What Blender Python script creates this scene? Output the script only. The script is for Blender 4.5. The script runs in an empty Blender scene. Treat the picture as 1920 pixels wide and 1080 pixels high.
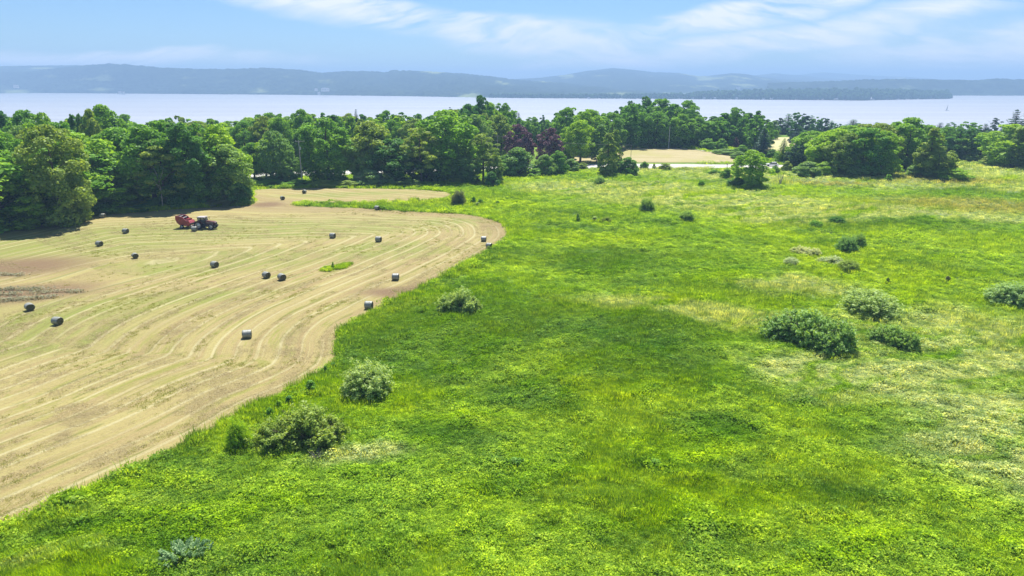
import bpy, math, random
import numpy as np
from mathutils import Vector, Matrix
from mathutils.geometry import delaunay_2d_cdt

R = math.radians
S = bpy.context.scene
COL = S.collection
random.seed(7)
rng = np.random.default_rng(7)

# ------------------------------------------------------------------ camera, sky, sun, exposure
CAM_Z = 30.0
HORIZON_PY = 152.0
F_PX = 1280.0
PITCH = math.atan((540 - HORIZON_PY) / F_PX)
cam_d = bpy.data.cameras.new('camera')
cam_d.sensor_width = 36.0
cam_d.lens = 24.0
cam_d.clip_start = 0.5
cam_d.clip_end = 40000
cam = bpy.data.objects.new('camera', cam_d)
cam.location = (0, 0, CAM_Z)
cam.rotation_euler = (math.pi / 2 - PITCH, 0, 0)
COL.objects.link(cam)
S.camera = cam

SUN_EL, SUN_AZ = 60.0, 5.0            # azimuth clockwise from +Y (the view direction)
sun_d = bpy.data.lights.new('sun', 'SUN')
sun_d.energy = 5.0
sun_d.angle = R(0.6)
sun_d.color = (1.0, 0.96, 0.90)
sun = bpy.data.objects.new('sun', sun_d)
sv = Vector((math.sin(R(SUN_AZ)) * math.cos(R(SUN_EL)), math.cos(R(SUN_AZ)) * math.cos(R(SUN_EL)), math.sin(R(SUN_EL))))
sun.rotation_euler = sv.to_track_quat('Z', 'Y').to_euler()
sun.location = (0, 0, 200)
COL.objects.link(sun)

S.view_settings.view_transform = 'Standard'
S.view_settings.look = 'None'
S.view_settings.exposure = 1.0
S.view_settings.gamma = 1.0
S.view_settings.use_curve_mapping = False
S.cycles.use_denoising = True
S.cycles.max_bounces = 7
S.cycles.diffuse_bounces = 4
S.cycles.glossy_bounces = 2
S.cycles.transmission_bounces = 2
S.cycles.transparent_max_bounces = 4
S.cycles.volume_bounces = 0
S.cycles.sample_clamp_indirect = 4.0


class NT:
    """small helper round a node tree"""
    def __init__(self, tree):
        self.t = tree
        self.n = tree.nodes
        self.l = tree.links

    def new(self, typ, **kw):
        n = self.n.new(typ)
        for k, v in kw.items():
            setattr(n, k, v)
        return n

    def put(self, sock, v):
        if isinstance(v, bpy.types.NodeSocket):
            self.l.new(v, sock)
        elif v is not None:
            if hasattr(sock, 'default_value'):
                try:
                    sock.default_value = v
                except Exception:
                    sock.default_value = tuple(v) + (1.0,)

    def math(self, op, a, b=None, c=None, clamp=False):
        n = self.new('ShaderNodeMath', operation=op, use_clamp=clamp)
        self.put(n.inputs[0], a)
        if b is not None:
            self.put(n.inputs[1], b)
        if c is not None:
            self.put(n.inputs[2], c)
        return n.outputs[0]

    def mul(self, a, b): return self.math('MULTIPLY', a, b)
    def add(self, a, b): return self.math('ADD', a, b)

    def ramp(self, v, a, b, lo=0.0, hi=1.0):
        n = self.new('ShaderNodeMapRange', interpolation_type='SMOOTHSTEP')
        self.put(n.inputs[0], v)
        n.inputs[1].default_value = a
        n.inputs[2].default_value = b
        n.inputs[3].default_value = lo
        n.inputs[4].default_value = hi
        return n.outputs[0]

    def mix(self, f, a, b, mode='MIX'):
        n = self.new('ShaderNodeMix', data_type='RGBA', blend_type=mode, clamp_factor=True)
        self.put(n.inputs[0], f)
        self.put(n.inputs[6], a if isinstance(a, bpy.types.NodeSocket) else tuple(a) + (1.0,))
        self.put(n.inputs[7], b if isinstance(b, bpy.types.NodeSocket) else tuple(b) + (1.0,))
        return n.outputs[2]

    def vmul(self, v, s):
        n = self.new('ShaderNodeVectorMath', operation='MULTIPLY')
        self.put(n.inputs[0], v)
        n.inputs[1].default_value = s
        return n.outputs[0]

    def vadd(self, v, s):
        n = self.new('ShaderNodeVectorMath', operation='ADD')
        self.put(n.inputs[0], v)
        self.put(n.inputs[1], s)
        return n.outputs[0]

    def rot(self, v, deg):
        n = self.new('ShaderNodeVectorRotate', rotation_type='Z_AXIS')
        self.put(n.inputs['Vector'], v)
        n.inputs['Angle'].default_value = R(deg)
        return n.outputs[0]

    def noise(self, v, scale, detail=3, rough=0.55, dist=0.0, col=False):
        n = self.new('ShaderNodeTexNoise')
        self.put(n.inputs['Vector'], v)
        n.inputs['Scale'].default_value = scale
        n.inputs['Detail'].default_value = detail
        n.inputs['Roughness'].default_value = rough
        n.inputs['Distortion'].default_value = dist
        return n.outputs[1 if col else 0]

    def sep(self, v):
        n = self.new('ShaderNodeSeparateXYZ')
        self.put(n.inputs[0], v)
        return n.outputs

    def comb(self, x=0.0, y=0.0, z=0.0):
        n = self.new('ShaderNodeCombineXYZ')
        for i, a in enumerate((x, y, z)):
            self.put(n.inputs[i], a)
        return n.outputs[0]


def at_dir(px, py):
    x = (px - 960) / F_PX
    y = (540 - py) / F_PX
    c, s = math.cos(PITCH), math.sin(PITCH)
    return Vector((x, c + y * s, -s + y * c)).normalized()


# ---- world: Nishita sky with cirrus
W = bpy.data.worlds.new('World')
S.world = W
W.use_nodes = True
w = NT(W.node_tree)
w.n.clear()
wo = w.new('ShaderNodeOutputWorld')
bg = w.new('ShaderNodeBackground')
bg.inputs[1].default_value = 0.11
sky = w.new('ShaderNodeTexSky', sky_type='NISHITA')
sky.sun_disc = False
sky.sun_elevation = R(SUN_EL)
sky.sun_rotation = R(SUN_AZ)
sky.altitude = 300
sky.air_density = 1.0
sky.dust_density = 0.3
sky.ozone_density = 2.0
tc = w.new('ShaderNodeTexCoord')
D = tc.outputs['Generated']
dx, dy, dz = w.sep(D)
az = w.math('ARCTAN2', dx, dy)                     # radians, 0 = +Y, right positive
el = w.math('ARCSINE', dz)
# blue grade of a clear sky (the photograph's sky is a clean light blue)
blue = w.mix(1.0, sky.outputs[0], (0.325, 0.435, 0.585), 'MULTIPLY')
P0 = w.comb(az, el, 0.0)
warp = w.noise(w.vmul(P0, (5, 14, 1)), 1.0, 3, 0.5, 0, True)
Pw = w.vadd(P0, w.vmul(w.vadd(warp, (-0.5, -0.5, -0.5)), (0.16, 0.05, 0)))


def band(a0, e0, ra, re, deg):
    """soft elliptical veil in azimuth/elevation"""
    q = w.rot(w.vadd(Pw, (-a0, -e0, 0)), -deg)
    q = w.vmul(q, (1 / ra, 1 / re, 0))
    ln = w.new('ShaderNodeVectorMath', operation='LENGTH')
    w.put(ln.inputs[0], q)
    return w.ramp(ln.outputs['Value'], 1.25, 0.45)


bands = None
for b in ((-0.12, 0.075, 0.36, 0.021, -8), (0.05, 0.055, 0.16, 0.028, -3), (0.34, 0.088, 0.24, 0.020, 9), (0.36, 0.052, 0.30, 0.020, 8), (0.2, 0.032, 0.22, 0.012, 3),
          (0.03, 0.018, 0.11, 0.008, 5), (0.62, 0.035, 0.22, 0.03, 0), (-0.5, 0.03, 0.25, 0.012, 0)):
    v = band(*b)
    bands = v if bands is None else w.math('MAXIMUM', bands, v)
# high cirrus all over the rest of the sky, so that it goes on outside the frame
gen = w.ramp(w.noise(w.vmul(Pw, (2.2, 6, 1)), 1.0, 4, 0.6), 0.48, 0.78)
gen = w.mul(gen, w.ramp(el, 0.11, 0.2))
cov = w.math('MAXIMUM', bands, w.mul(gen, 0.7))
fib = w.noise(w.rot(w.vmul(w.rot(Pw, 10), (9, 62, 1)), 0), 1.0, 6, 0.62, 0.5)
fib2 = w.noise(w.vmul(w.rot(Pw, -14), (14, 75, 1)), 1.0, 5, 0.6, 0.3)
fb = w.mix(w.ramp(az, -0.05, 0.2), fib2, fib)
patch = w.noise(w.vmul(Pw, (8, 20, 1)), 1.0, 3, 0.5)
cl = w.mul(w.math('POWER', cov, 0.8), w.add(w.ramp(fb, 0.28, 0.66, 0.05, 0.9), w.ramp(patch, 0.32, 0.66, -0.12, 0.55)))
cl = w.math('MULTIPLY', cl, 0.86, clamp=True)
skycol = w.mix(cl, blue, (4.7, 4.9, 5.2))
w.l.new(skycol, bg.inputs[0])
w.l.new(bg.outputs[0], wo.inputs[0])


# ------------------------------------------------------------------ helpers
def tag(o, label=None, cat=None, group=None, kind=None):
    if label: o['label'] = label
    if cat: o['category'] = cat
    if group: o['group'] = group
    if kind: o['kind'] = kind
    return o


def mat(name):
    m = bpy.data.materials.new(name)
    m.use_nodes = True
    k = NT(m.node_tree)
    k.n.clear()
    k.out = k.new('ShaderNodeOutputMaterial')
    return m, k


def simple(name, col, rough=0.6, metal=0.0, var=0.15, scale=3.0, spec=0.5):
    m, k = mat(name)
    p = k.new('ShaderNodeBsdfPrincipled')
    t = k.new('ShaderNodeTexCoord')
    n = k.noise(t.outputs['Object'], scale, 4, 0.6)
    dark = tuple(c * (1 - var * 1.6) for c in col)
    lite = tuple(min(1, c * (1 + var)) for c in col)
    k.put(p.inputs['Base Color'], k.mix(k.ramp(n, 0.3, 0.7), dark, lite))
    p.inputs['Roughness'].default_value = rough
    p.inputs['Metallic'].default_value = metal
    p.inputs['Specular IOR Level'].default_value = spec
    k.l.new(p.outputs[0], k.out.inputs[0])
    return m


def mesh_np(name, verts, faces, smooth=False, attrs=None):
    """verts (n,3), faces (m,k) numpy"""
    me = bpy.data.meshes.new(name)
    n, (m, k) = len(verts), faces.shape
    me.vertices.add(n)
    me.vertices.foreach_set('co', np.asarray(verts, dtype=np.float32).ravel())
    me.loops.add(m * k)
    me.loops.foreach_set('vertex_index', faces.astype(np.int32).ravel())
    me.polygons.add(m)
    me.polygons.foreach_set('loop_start', np.arange(0, m * k, k, dtype=np.int32))
    if smooth:
        me.polygons.foreach_set('use_smooth', np.ones(m, dtype=bool))
    for a, v in (attrs or {}).items():
        v = np.asarray(v, dtype=np.float32)
        if v.ndim == 1:
            at_ = me.attributes.new(a, 'FLOAT', 'POINT')
            at_.data.foreach_set('value', v)
        else:
            at_ = me.attributes.new(a, 'FLOAT_VECTOR', 'POINT')
            at_.data.foreach_set('vector', v.ravel())
    me.update(calc_edges=True)
    return me


def link(name, me, m=None, parent=None, loc=(0, 0, 0)):
    o = bpy.data.objects.new(name, me)
    if m is not None and me is not None and len(me.materials) == 0:
        me.materials.append(m)
    o.location = loc
    o.parent = parent
    COL.objects.link(o)
    return o


def empty(name, loc, rz=0.0):
    o = bpy.data.objects.new(name, None)
    o.empty_display_size = 0.5
    o.location = loc
    o.rotation_euler = (0, 0, rz)
    COL.objects.link(o)
    return o


class MB:
    """collects simple solids into one mesh"""
    def __init__(self):
        self.v = []
        self.f = []

    def add(self, vs, fs):
        b = len(self.v)
        self.v += [tuple(p) for p in vs]
        self.f += [tuple(i + b for i in f) for f in fs]

    def box(self, c, s, rot=None, taper=1.0):
        x, y, z = (a / 2 for a in s)
        vs = [Vector((sx * x * (taper if sz > 0 else 1), sy * y * (taper if sz > 0 else 1), sz * z)) for sz in (-1, 1) for sy in (-1, 1) for sx in (-1, 1)]
        if rot is not None:
            vs = [rot @ p for p in vs]
        vs = [p + Vector(c) for p in vs]
        self.add(vs, [(0, 2, 3, 1), (4, 5, 7, 6), (0, 1, 5, 4), (2, 6, 7, 3), (0, 4, 6, 2), (1, 3, 7, 5)])

    def prism(self, prof, y0, y1):
        """profile in xz extruded along y"""
        n = len(prof)
        vs = [(x, y0, z) for x, z in prof] + [(x, y1, z) for x, z in prof]
        fs = [tuple(range(n)), tuple(range(2 * n - 1, n - 1, -1))]
        fs += [(i, i + n, (i + 1) % n + n, (i + 1) % n) for i in range(n)]
        self.add(vs, fs)

    def tube(self, pts, rad, n=8, cap=True):
        pts = [Vector(p) for p in pts]
        rad = rad if isinstance(rad, (list, tuple)) else [rad] * len(pts)
        rings = []
        for i, p in enumerate(pts):
            d = (pts[min(i + 1, len(pts) - 1)] - pts[max(i - 1, 0)]).normalized()
            a = d.orthogonal().normalized() if abs(d.z) > 0.99 else Vector((0, 0, 1)).cross(d).normalized()
            b = d.cross(a)
            rings.append([p + (a * math.cos(2 * math.pi * k / n) + b * math.sin(2 * math.pi * k / n)) * rad[i] for k in range(n)])
        vs = [q for r in rings for q in r]
        fs = [(i * n + k, i * n + (k + 1) % n, (i + 1) * n + (k + 1) % n, (i + 1) * n + k) for i in range(len(pts) - 1) for k in range(n)]
        if cap:
            fs += [tuple(range(n - 1, -1, -1)), tuple((len(pts) - 1) * n + k for k in range(n))]
        self.add(vs, fs)

    def lathe(self, prof, n=24, axis='Y', c=(0, 0, 0)):
        """prof: (radius, along) pairs about the y axis (or x/z)"""
        vs = []
        for r, a in prof:
            for k in range(n):
                t = 2 * math.pi * k / n
                u, v_ = r * math.cos(t), r * math.sin(t)
                p = {'Y': (u, a, v_), 'X': (a, u, v_), 'Z': (u, v_, a)}[axis]
                vs.append((p[0] + c[0], p[1] + c[1], p[2] + c[2]))
        m = len(prof)
        fs = [(i * n + k, i * n + (k + 1) % n, (i + 1) * n + (k + 1) % n, (i + 1) * n + k) for i in range(m - 1) for k in range(n)]
        self.add(vs, fs)

    def mesh(self, name, smooth=False):
        me = bpy.data.meshes.new(name)
        me.from_pydata(self.v, [], self.f)
        if smooth:
            me.polygons.foreach_set('use_smooth', np.ones(len(me.polygons), dtype=bool))
        me.update()
        return me

    def build(self, name, m, parent=None, loc=(0, 0, 0), smooth=False):
        return link(name, self.mesh(name, smooth), m, parent, loc)


# ------------------------------------------------------------------ terrain
LAKE_Z = -40.0


def sstep(t):
    t = np.clip(t, 0, 1)
    return t * t * (3 - 2 * t)


def H(x, y):
    """ground height, works on floats and arrays"""
    x = np.asarray(x, dtype=float)
    y = np.asarray(y, dtype=float)
    h = 0.30 * np.sin(x * 0.071 + 0.5) * np.sin(y * 0.083 + 1.1) + 0.22 * np.sin(x * 0.031 - y * 0.043) + 0.13 * np.sin(x * 0.19 + y * 0.11) * np.sin(y * 0.17 - x * 0.05)
    h = h * sstep((y + 20) / 60)
    # swell of the mown field beyond the road, knoll before the right-hand trees
    h = h + 2.2 * np.exp(-((x - 60) / 60) ** 2 - ((y - 300) / 28) ** 2)
    h = h + 1.3 * np.exp(-((x - 125) / 40) ** 2 - ((y - 215) / 16) ** 2)
    # slope down to the lake
    s = sstep((y - 380) / 640)
    h = h * (1 - s) + (-46.0) * s
    return h


def hz(x, y):
    return float(H(x, y))


def at(px, py, z0=0.0):
    d = at_dir(px, py)
    t = 20.0
    for _ in range(4000):
        p = Vector((0, 0, CAM_Z)) + d * t
        if p.z <= hz(p.x, p.y) + z0:
            break
        t += max(0.05, 0.3 * (p.z - hz(p.x, p.y)))
        if t > 3000: break
    return p.x, p.y


def az_pt(px, dist):
    """ground point seen in column px at a ground distance from the camera"""
    d = at_dir(px, 300)
    s = dist / math.hypot(d.x, d.y)
    return d.x * s, d.y * s


def z_at(px, py, x, y):
    """height above sea of the sight line (px, py) over ground point x, y"""
    d = at_dir(px, py)
    return CAM_Z + d.z * math.hypot(x, y) / math.hypot(d.x, d.y)


def ppm(x, y):
    """photo pixels per metre at a ground point"""
    return F_PX / math.sqrt(x * x + y * y + 900) * 1.0


def smooth_poly(pts, n=5):
    """Catmull-Rom through open list of 2d points"""
    out = []
    m = len(pts)
    for i in range(m - 1):
        p0, p1, p2, p3 = pts[max(i - 1, 0)], pts[i], pts[i + 1], pts[min(i + 2, m - 1)]
        for k in range(n):
            t = k / n
            out.append(tuple(0.5 * (2 * p1[j] + (p2[j] - p0[j]) * t + (2 * p0[j] - 5 * p1[j] + 4 * p2[j] - p3[j]) * t * t + (3 * p1[j] - p0[j] - 3 * p2[j] + p3[j]) * t ** 3) for j in (0, 1)))
    out.append(tuple(pts[-1]))
    return out


def inside(poly, X, Y):
    X = np.asarray(X, dtype=float)
    Y = np.asarray(Y, dtype=float)
    c = np.zeros(X.shape, dtype=bool)
    n = len(poly)
    for i in range(n):
        x1, y1 = poly[i]
        x2, y2 = poly[(i + 1) % n]
        if y1 == y2: continue
        c ^= ((Y < y1) != (Y < y2)) & (X < (x2 - x1) * (Y - y1) / (y2 - y1) + x1)
    return c


def polydist(line, X, Y):
    """distance to an open polyline and arc length of the nearest point"""
    X = np.asarray(X, dtype=float)
    Y = np.asarray(Y, dtype=float)
    best = np.full(X.shape, 1e9)
    arc = np.zeros(X.shape)
    s = 0.0
    for (x1, y1), (x2, y2) in zip(line[:-1], line[1:]):
        dx_, dy_ = x2 - x1, y2 - y1
        L = math.hypot(dx_, dy_)
        if L < 1e-6: continue
        t = np.clip(((X - x1) * dx_ + (Y - y1) * dy_) / (L * L), 0, 1)
        d = np.hypot(X - x1 - t * dx_, Y - y1 - t * dy_)
        k = d < best
        best = np.where(k, d, best)
        arc = np.where(k, s + t * L, arc)
        s += L
    return best, arc


def sheet(name, poly, step, dz, m, extra=None):
    """ground sheet inside a polygon, following the terrain"""
    xs = [p[0] for p in poly]
    ys = [p[1] for p in poly]
    gx, gy = np.meshgrid(np.arange(min(xs), max(xs), step), np.arange(min(ys), max(ys), step))
    gx, gy = gx.ravel(), gy.ravel()
    bd, _ = polydist(poly + [poly[0]], gx, gy)
    k = inside(poly, gx, gy) & (bd > step * 0.4)
    pts = [Vector(p) for p in poly] + [Vector((float(a), float(b))) for a, b in zip(gx[k], gy[k])]
    n = len(poly)
    v, e, f, _, _, _ = delaunay_2d_cdt(pts, [], [list(range(n))], 1, 1e-4)
    V = np.array([(p.x, p.y) for p in v])
    Z = H(V[:, 0], V[:, 1]) + dz
    F = np.array([t for t in f if len(t) == 3])
    # make every triangle face up
    a, b, c = V[F[:, 0]], V[F[:, 1]], V[F[:, 2]]
    flip = ((b - a)[:, 0] * (c - a)[:, 1] - (b - a)[:, 1] * (c - a)[:, 0]) < 0
    F[flip] = F[flip][:, ::-1]
    me = mesh_np(name, np.column_stack([V, Z]), F, True, extra(V[:, 0], V[:, 1]) if extra else None)
    o = link(name, me, m)
    tag(o, kind='structure')
    return o


# ---- outlines, read as ground points
edge_px = [(-260, 1125), (0, 1000), (150, 930), (300, 860), (400, 808), (470, 765), (560, 725), (618, 690), (633, 660), (634, 632), (655, 608), (690, 590),
           (760, 553), (830, 520), (900, 482), (940, 455), (951, 438), (940, 420), (905, 408), (840, 400), (700, 392), (620, 389), (556, 386)]
edge_line = smooth_poly([at(*p) for p in edge_px], 5)
strip_px = [(556, 386), (552, 381), (600, 381), (700, 380), (780, 378), (838, 375), (848, 368), (838, 361), (800, 357), (700, 354), (600, 353), (520, 354), (470, 357)]
strip_line = smooth_poly([at(*p) for p in strip_px], 4)
wood_px = [(466, 368), (466, 384), (430, 387), (330, 393), (250, 399), (200, 403), (120, 412), (60, 424), (0, 436), (-120, 460), (-400, 520)]
wood_line = smooth_poly([at(*p) for p in wood_px], 4)
hay_poly = edge_line[:-1] + strip_line[:-1] + wood_line + [(-90, 60), (-70, 25)]

road_px_lo = [(-60, 352), (200, 343), (480, 334), (600, 330), (700, 326), (900, 321), (1000, 318), (1100, 316.5), (1250, 315.5), (1390, 316), (1450, 318), (1520, 316), (1600, 310)]
road_px_hi = [(1600, 304), (1520, 308), (1450, 309.5), (1390, 308.5), (1250, 308), (1100, 308.5), (1000, 310), (900, 313), (700, 318), (600, 321), (480, 325), (200, 334), (-60, 342)]
road_poly = smooth_poly([at(*p) for p in road_px_lo], 3) + smooth_poly([at(*p) for p in road_px_hi], 3)
field_px = [(1045, 306), (1250, 305), (1340, 305), (1392, 304.5), (1399, 301), (1380, 295), (1350, 289), (1300, 281), (1240, 276), (1180, 275), (1110, 279), (1060, 284)]
field_poly = smooth_poly([at(*p) for p in field_px + [field_px[0]]], 3)[:-1]
lane_px = [(1240, 275.4), (1300, 280.2), (1350, 288.2), (1380, 294), (1402, 300.5)]
far_field_px = [(1360, 291), (1480, 289), (1530, 262), (1500, 257.5), (1430, 258), (1375, 262)]
far_field_poly = [at(*p) for p in far_field_px]

# ------------------------------------------------------------------ ground materials


def blob(k, P, cx, cy, rx, ry, deg, a=1.0, b=0.3):
    """soft patch of another colour at a place on the meadow"""
    q = k.vmul(k.rot(k.vadd(P, (-cx, -cy, 0)), -deg), (1 / rx, 1 / ry, 0))
    ln = k.new('ShaderNodeVectorMath', operation='LENGTH')
    k.put(ln.inputs[0], q)
    return k.ramp(ln.outputs['Value'], a, b)


# the meadow's plant colours and painted cloud shade, as one node group on world position
def meadow_group():
    g = bpy.data.node_groups.new('meadow_colour', 'ShaderNodeTree')
    g.interface.new_socket('Color', in_out='OUTPUT', socket_type='NodeSocketColor')
    k = NT(g)
    out = k.new('NodeGroupOutput')
    geo = k.new('ShaderNodeNewGeometry')
    P = k.vmul(geo.outputs['Position'], (1, 1, 0))
    wv = k.noise(P, 0.045, 3, 0.55, 0, True)
    Q = k.vadd(P, k.vmul(k.vadd(wv, (-0.5, -0.5, -0.5)), (26, 20, 0)))
    big = k.noise(Q, 0.022, 4, 0.6)
    mid = k.noise(k.vmul(k.rot(Q, 20), (0.6, 1.5, 1)), 0.06, 4, 0.62)
    sml = k.noise(P, 0.42, 4, 0.65)
    fine = k.noise(P, 2.2, 3, 0.7)
    c = k.mix(k.ramp(big, 0.36, 0.64), (0.25, 0.455, 0.006), (0.415, 0.60, 0.006))     # mid green, yellow green
    c = k.mix(k.mul(k.ramp(mid, 0.50, 0.66), 0.75), c, (0.10, 0.25, 0.018))            # blue-green sedge
    c = k.mix(k.mul(k.ramp(mid, 0.44, 0.30), 0.55), c, (0.47, 0.62, 0.010))              # bright clover
    # darker green patches; the wide middle ones are cloud shade painted into the colour
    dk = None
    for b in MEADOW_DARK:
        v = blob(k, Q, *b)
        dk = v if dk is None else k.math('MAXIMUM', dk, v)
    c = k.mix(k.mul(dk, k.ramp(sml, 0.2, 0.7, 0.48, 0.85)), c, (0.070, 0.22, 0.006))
    # grass in seed: pale straw-green, mostly on the right
    sd = None
    for b in MEADOW_SEED:
        v = blob(k, Q, *b)
        sd = v if sd is None else k.math('MAXIMUM', sd, v)
    sn = k.noise(k.vmul(k.rot(Q, -25), (0.5, 2.0, 1)), 0.09, 4, 0.6)
    seed = k.mul(k.ramp(sn, 0.36, 0.54), k.add(sd, 0.12))
    c = k.mix(k.math('MINIMUM', seed, 0.92), c, (0.56, 0.64, 0.32))
    st = None
    for b in MEADOW_STRAW:
        v = blob(k, P, *b)
        st = v if st is None else k.math('MAXIMUM', st, v)
    c = k.mix(k.mul(st, k.ramp(sml, 0.15, 0.6, 0.8, 1.0)), c, (0.44, 0.45, 0.16))
    # distance-free small variation: single plants
    c = k.mix(k.ramp(sml, 0.62, 0.32, 0, 0.55), c, (0.10, 0.25, 0.006))
    c = k.mix(k.ramp(fine, 0.55, 0.8, 0, 0.4), c, (0.52, 0.62, 0.04))
    k.l.new(c, out.inputs[0])
    return g


def blobs_px(rows):
    """(px, py, half width px, half height px, tilt) -> ground blobs"""
    out = []
    for px, py, wx, wy, tilt in rows:
        x, y = at(px, py)
        x2, y2 = at(px, py - wy)
        x3, y3 = at(px, py + wy)
        ry = math.hypot(x2 - x3, y2 - y3) / 2
        rx = wx / ppm(x, y)
        out.append((x, y, rx, ry, tilt - math.degrees(math.atan2(x, y)) * 0.5))
    return out


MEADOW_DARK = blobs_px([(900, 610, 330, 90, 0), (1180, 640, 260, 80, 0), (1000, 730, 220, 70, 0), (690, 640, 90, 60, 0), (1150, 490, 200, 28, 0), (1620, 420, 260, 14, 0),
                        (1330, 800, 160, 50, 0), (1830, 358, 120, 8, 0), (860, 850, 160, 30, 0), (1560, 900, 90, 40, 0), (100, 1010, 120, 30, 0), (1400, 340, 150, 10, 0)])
MEADOW_SEED = blobs_px([(1820, 640, 260, 90, 0), (1880, 800, 200, 120, 0), (1480, 530, 150, 30, 0), (1650, 700, 260, 60, 0), (1450, 400, 190, 26, 0), (1700, 400, 260, 20, 0), (1700, 345, 300, 16, 0), (1560, 328, 420, 22, 0), (1860, 322, 260, 22, 0), (1150, 355, 260, 22, 0), (1350, 380, 330, 30, 0),
                        (640, 880, 110, 30, 0), (1250, 320, 220, 16, 0), (60, 1060, 120, 30, 0), (1300, 580, 300, 30, 0)])
MEADOW_STRAW = blobs_px([(1850, 387, 230, 19, 0), (1760, 335, 150, 8, 0), (1560, 345, 100, 6, 0)])
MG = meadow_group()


def ground_mat():
    m, k = mat('meadow_ground')
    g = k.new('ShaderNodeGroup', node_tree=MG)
    geo = k.new('ShaderNodeNewGeometry')
    P = geo.outputs['Position']
    f = k.noise(P, 1.6, 5, 0.75)
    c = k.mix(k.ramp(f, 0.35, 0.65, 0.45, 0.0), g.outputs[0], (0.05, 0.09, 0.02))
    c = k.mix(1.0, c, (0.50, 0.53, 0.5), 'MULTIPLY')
    p = k.new('ShaderNodeBsdfPrincipled')
    k.put(p.inputs['Base Color'], c)
    p.inputs['Roughness'].default_value = 0.9
    p.inputs['Specular IOR Level'].default_value = 0.15
    b = k.new('ShaderNodeBump')
    b.inputs['Strength'].default_value = 0.8
    b.inputs['Distance'].default_value = 0.35
    k.put(b.inputs['Height'], f)
    k.l.new(b.outputs[0], p.inputs['Normal'])
    k.l.new(p.outputs[0], k.out.inputs[0])
    return m


def leaf_shader(k, c, trans=0.35, rough=0.55, tcol=None, gloss=0.012):
    d = k.new('ShaderNodeBsdfDiffuse')
    t = k.new('ShaderNodeBsdfTranslucent')
    g = k.new('ShaderNodeBsdfGlossy')
    g.inputs['Roughness'].default_value = rough
    k.put(d.inputs[0], c)
    k.put(t.inputs[0], k.mix(1.0, c, tcol or (1.3, 1.15, 0.45), 'MULTIPLY'))
    a = k.new('ShaderNodeMixShader')
    a.inputs[0].default_value = trans
    k.l.new(d.outputs[0], a.inputs[1])
    k.l.new(t.outputs[0], a.inputs[2])
    b = k.new('ShaderNodeMixShader')
    b.inputs[0].default_value = gloss
    g.inputs[0].default_value = (1, 1, 1, 1)
    k.l.new(a.outputs[0], b.inputs[1])
    k.l.new(g.outputs[0], b.inputs[2])
    k.l.new(b.outputs[0], k.out.inputs[0])


def tuft_mat():
    m, k = mat('meadow_leaf')
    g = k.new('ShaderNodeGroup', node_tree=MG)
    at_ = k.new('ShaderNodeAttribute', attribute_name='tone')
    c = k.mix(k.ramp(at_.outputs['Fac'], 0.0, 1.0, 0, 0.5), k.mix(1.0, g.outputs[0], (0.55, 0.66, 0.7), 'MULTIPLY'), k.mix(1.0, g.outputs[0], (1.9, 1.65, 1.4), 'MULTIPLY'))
    oi = k.new('ShaderNodeObjectInfo')
    c = k.mix(k.ramp(oi.outputs['Random'], 0.0, 1.0, 0, 1), k.mix(1.0, c, (0.72, 0.80, 0.8), 'MULTIPLY'), k.mix(1.0, c, (1.70, 1.5, 1.3), 'MULTIPLY'))
    leaf_shader(k, c, 0.5, 0.5, None, 0.003)
    return m


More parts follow.
